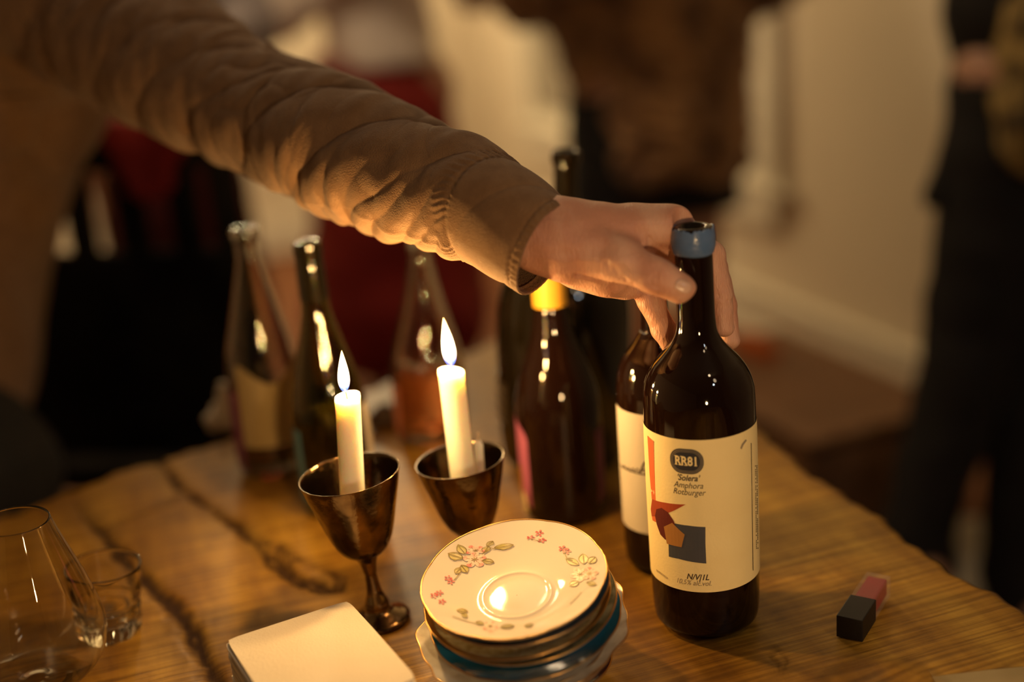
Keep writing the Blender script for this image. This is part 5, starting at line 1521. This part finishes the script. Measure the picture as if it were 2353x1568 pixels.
# person at the right in black, mid stride
fx = at_y(2345, 400, 2.15) + Vector((0.07, 0, 0))
zj = at_y(2150, 470, 2.15).z; zp = at_y(2300, 385, 2.15).z
_ft = at_y(2105, 1235, 2.02); _kn = at_y(2215, 860, 2.09); _fr = at_y(2345, 1330, 2.0); _kr = at_y(2375, 900, 2.12)
J = joints(1.76, hl=(-0.09, 0, 0.95), hr=(0.06, 0, 0.95), kl=(_kn.x - fx.x, -0.06, _kn.z), al=(_ft.x - fx.x, -0.13, max(0.09, _ft.z)), kr=(_kr.x - fx.x, -0.03, _kr.z), ar=(_fr.x - fx.x, -0.15, max(0.09, _fr.z)), el=(-0.20, 0.10, 1.20), wl=(-0.16, -0.10, 1.42), er=(0.23, 0.10, 1.18), wr=(0.22, 0.0, 1.42))
_jt = at_y(2150, 455, 2.13); _jm = at_y(2215, 250, 2.14)
jk_ = [('c', J['neck'], (-0.04, 0.03, 1.08), 0.12, 0.150), ('c', (-0.05, 0.04, 1.08), (-0.04, 0.04, 0.98), 0.145, 0.13), ('c', (-0.05, 0.04, 1.08), (_jm.x - fx.x + 0.03, 0.0, _jm.z), 0.10, 0.045), ('c', (_jm.x - fx.x + 0.03, 0.0, _jm.z), (_jt.x - fx.x, -0.02, _jt.z), 0.045, 0.022), ('c', (_jm.x - fx.x + 0.08, 0.03, _jm.z), (_jt.x - fx.x + 0.06, 0.01, _jt.z + 0.02), 0.05, 0.035), ('c', J['sl'], J['sr'], 0.08, 0.08),
       ('c', J['sl'], J['el'], 0.075, 0.068), ('c', J['el'], J['wl'], 0.066, 0.045), ('c', J['sr'], J['er'], 0.075, 0.068), ('c', J['er'], J['wr'], 0.066, 0.045), ('c', (0.12, 0.04, 1.05), (0.15, 0.03, 0.82), 0.13, 0.07)]
sh_ = [('c', (0.0, -0.07, 1.40), (-0.03, -0.09, zp + 0.10), 0.10, 0.130), ('c', (0.05, -0.04, 1.3), (0.07, -0.05, zp + 0.08), 0.11, 0.140), ('c', (0, -0.03, 1.1), (0.02, -0.03, zp + 0.06), 0.13, 0.14)]
tr_ = [('c', (-0.02, 0, 1.10), (0, 0, 0.93), 0.15, 0.158), ('c', J['hl'], J['kl'], 0.105, 0.078), ('c', J['kl'], J['al'], 0.077, 0.066), ('c', J['hr'], J['kr'], 0.11, 0.080), ('c', J['kr'], J['ar'], 0.08, 0.068), ('c', J['al'], T3(J['al'], 0, -0.03, -0.03), 0.066, 0.062), ('c', J['ar'], T3(J['ar'], 0, -0.03, -0.03), 0.068, 0.062)]
build_person(Vector((fx.x, 2.15, 0)), 0.0, J, 'person in black jacket, patterned shirt and black trousers at the right edge', [
    ('jacket', jk_, 0.02, cutz(zj, 9, 0.003), M['black_cloth'], 0.011, 'open black jacket with pointed front'),
    ('patterned_shirt', sh_, 0.03, cutz(zp, 9, 0.006, 0.05), M['leopard'], 0.010, 'animal-spotted shirt'),
    ('trousers', tr_, 0.02, cutz(0.03, 9, 0.005), M['black_cloth'], 0.012, 'loose black trousers')], hair='short')

# person at the left, behind the chair
fx = at_y(400, 500, 2.80)
J = joints(1.66, el=(-0.24, -0.02, 1.12), wl=(-0.12, -0.20, 1.05), er=(0.23, -0.02, 1.12), wr=(0.10, -0.22, 1.08))
zh = at_y(440, 490, 2.7).z
bl_ = [('c', J['neck'], J['waist'], 0.09, 0.12), ('c', J['waist'], (0.0, 0, zh + 0.02), 0.125, 0.13), ('c', (0.03, 0, 1.0), (0.05, 0, zh), 0.12, 0.12), ('c', J['sl'], J['sr'], 0.065, 0.065), ('c', J['sl'], J['el'], 0.06, 0.055), ('c', J['el'], J['wl'], 0.055, 0.04), ('c', J['sr'], J['er'], 0.06, 0.055), ('c', J['er'], J['wr'], 0.055, 0.04)]
sk_ = [('c', (0, 0, 1.02), (0.01, 0, 0.80), 0.12, 0.15), ('c', (0.01, 0, 0.80), (0.02, 0, 0.30), 0.155, 0.19)]
build_person(Vector((fx.x + 0.0, 2.80, 0)), math.radians(10), J, 'person in a pale grey top and dark maroon skirt behind the black chair', [
    ('pale_top', bl_, 0.04, lambda P, d: np.maximum(d - 0.005 * np.clip(wnoise(P, 0.08), -1, 1), zh + 0.35 * (P[..., 0] - 0.05) * -1 * -1 - P[..., 2]), M['grey_cloth'], 0.011, 'pale grey top with slanting hem'),
    ('skirt', sk_, 0.04, cutz(0.12, 9, 0.008, 0.1), M['maroon_cloth'], 0.014, 'dark maroon skirt')])

# ------------------------------------------------------------------ black slatted chair behind the table
cp = at_y(270, 560, 1.95)
ch = empty('dining_chair', mw=Matrix.Translation((cp.x, 1.95, 0)) @ Matrix.Rotation(math.radians(168), 4, 'Z'))
tag(ch, 'black slat-backed chair standing behind the table at the left', 'chair')
zt_ = at_y(285, 285, 1.95).z
for sx_ in (-1, 1):
    box('rear_leg', (sx_ * 0.20, 0.02, zt_ / 2), (0.035, 0.035, zt_), M['chair_black'], ch, bev=0.004)
    box('front_leg', (sx_ * 0.20, -0.38, 0.22), (0.035, 0.035, 0.44), M['chair_black'], ch, bev=0.004)
box('seat', (0, -0.18, 0.455), (0.45, 0.44, 0.04), M['chair_black'], ch, bev=0.012)
box('top_rail', (0, 0.02, zt_ - 0.03), (0.44, 0.03, 0.07), M['chair_black'], ch, bev=0.006)
zl = at_y(285, 570, 1.95).z
box('lower_rail', (0, 0.02, (0.50 + zl) / 2), (0.40, 0.028, max(0.05, zl - 0.50)), M['chair_black'], ch, bev=0.006)
for k in range(4):
    box('slat', (-0.132 + 0.088 * k, 0.02, (zt_ + zl) / 2), (0.042, 0.018, zt_ - zl + 0.01), M['chair_black'], ch, bev=0.003)
for sx_ in (-1, 1): box('stretcher', (sx_ * 0.20, -0.18, 0.2), (0.02, 0.38, 0.025), M['chair_black'], ch, bev=0.003)

# red cloth hung over the chair's top rail
_a = at_y(348, 300, 1.93); _b = at_y(350, 425, 1.92)
hv, hf = surf_nets(union_f([('c', (_a.x - 0.035, 1.90, _a.z), (_a.x + 0.04, 1.90, _a.z), 0.028, 0.028), ('c', (_a.x - 0.03, 1.885, _a.z), (_b.x - 0.012, 1.885, _b.z), 0.030, 0.018), ('c', (_a.x + 0.04, 1.885, _a.z), (_b.x + 0.02, 1.885, _b.z), 0.030, 0.016)], 0.02, lambda P, d: d - 0.004 * wnoise(P, 0.03)), (_a.x - 0.13, 1.83, _b.z - 0.06), (_a.x + 0.14, 1.97, _a.z + 0.06), 0.005)
o = link('red_cloth', mesh_np('red_cloth', hv, hf), M['red_cloth']); tag(o, 'dark red cloth hung over the top rail of the black chair', 'cloth')

# ------------------------------------------------------------------ wooden crate, orange cloth, rug
ct = 0.30
k1, k2, k3 = at_z(2040, 915, ct), at_z(1895, 1008, ct), at_z(1700, 812, ct)
cxm = (k1 + k3) / 2
crate_root = empty('crate', mw=Matrix.Translation((0, 0, 0))); tag(crate_root, 'low brown wooden crate on the floor behind the held bottle', 'crate')
ang = math.atan2(WE.y, WE.x)
rotC = Matrix.Rotation(ang, 3, 'Z')
cc_ = Vector(((k1.x + k2.x + k3.x) / 3 - 0.02, (k1.y + k2.y + k3.y) / 3 + 0.10, 0))
def cbox(nm, lx, ly, lz, sx_, sy_, sz_):
    p = rotC @ Vector((lx, ly, 0)); return box(nm, (cc_.x + p.x, cc_.y + p.y, lz), (sx_, sy_, sz_), M['crate'], crate_root, rotC, bev=0.003)
for k in range(4): cbox('lid_board', 0, -0.135 + 0.09 * k, ct - 0.008, 0.62, 0.086, 0.016)
for sg in (-1, 1):
    for k in range(3): cbox('side_board', 0, sg * 0.165, 0.05 + 0.088 * k, 0.60, 0.014, 0.084); cbox('end_board', sg * 0.295, 0, 0.05 + 0.088 * k, 0.014, 0.32, 0.084)
p = at_z(1735, 812, ct)
V, F = surf_nets(lambda P: cone_d(P, (-0.05, 0, 0.012), (0.05, 0, 0.012), 0.028, 0.026) + 0.006 * wnoise(P, 0.03), (-0.1, -0.06, -0.002), (0.1, 0.06, 0.06), 0.004)
V = np.array(V) @ np.array(rotC).T + np.array([p.x, p.y, ct + 0.002]); V[:, 2] = np.maximum(V[:, 2], ct + 0.001)
o = link('orange_cloth', mesh_np('orange_cloth', V, F), M['orange_cloth']); tag(o, 'small folded orange cloth lying on the brown crate', 'cloth')
rp_ = at_z(2330, 1400, 0.01)
V = []; Fc = []; N = 30
for i in range(N + 1):
    for j in range(N + 1):
        x, y = (i / N - 0.5) * 0.9, (j / N - 0.5) * 0.62
        V.append((rp_.x - 0.02 + x * 0.5 + y * 0.2, rp_.y + 0.05 + y, 0.012 + 0.004 * math.sin(i * 1.3) * math.sin(j * 1.1)))
for i in range(N):
    for j in range(N):
        a = i * (N + 1) + j; Fc.append((a, a + N + 1, a + N + 2, a + 1))
o = from_py('rug', V, Fc, M['rug']); add_solid(o, 0.010, -1); tag(o, 'pale woolly rug on the floor at the right of the table', 'rug')
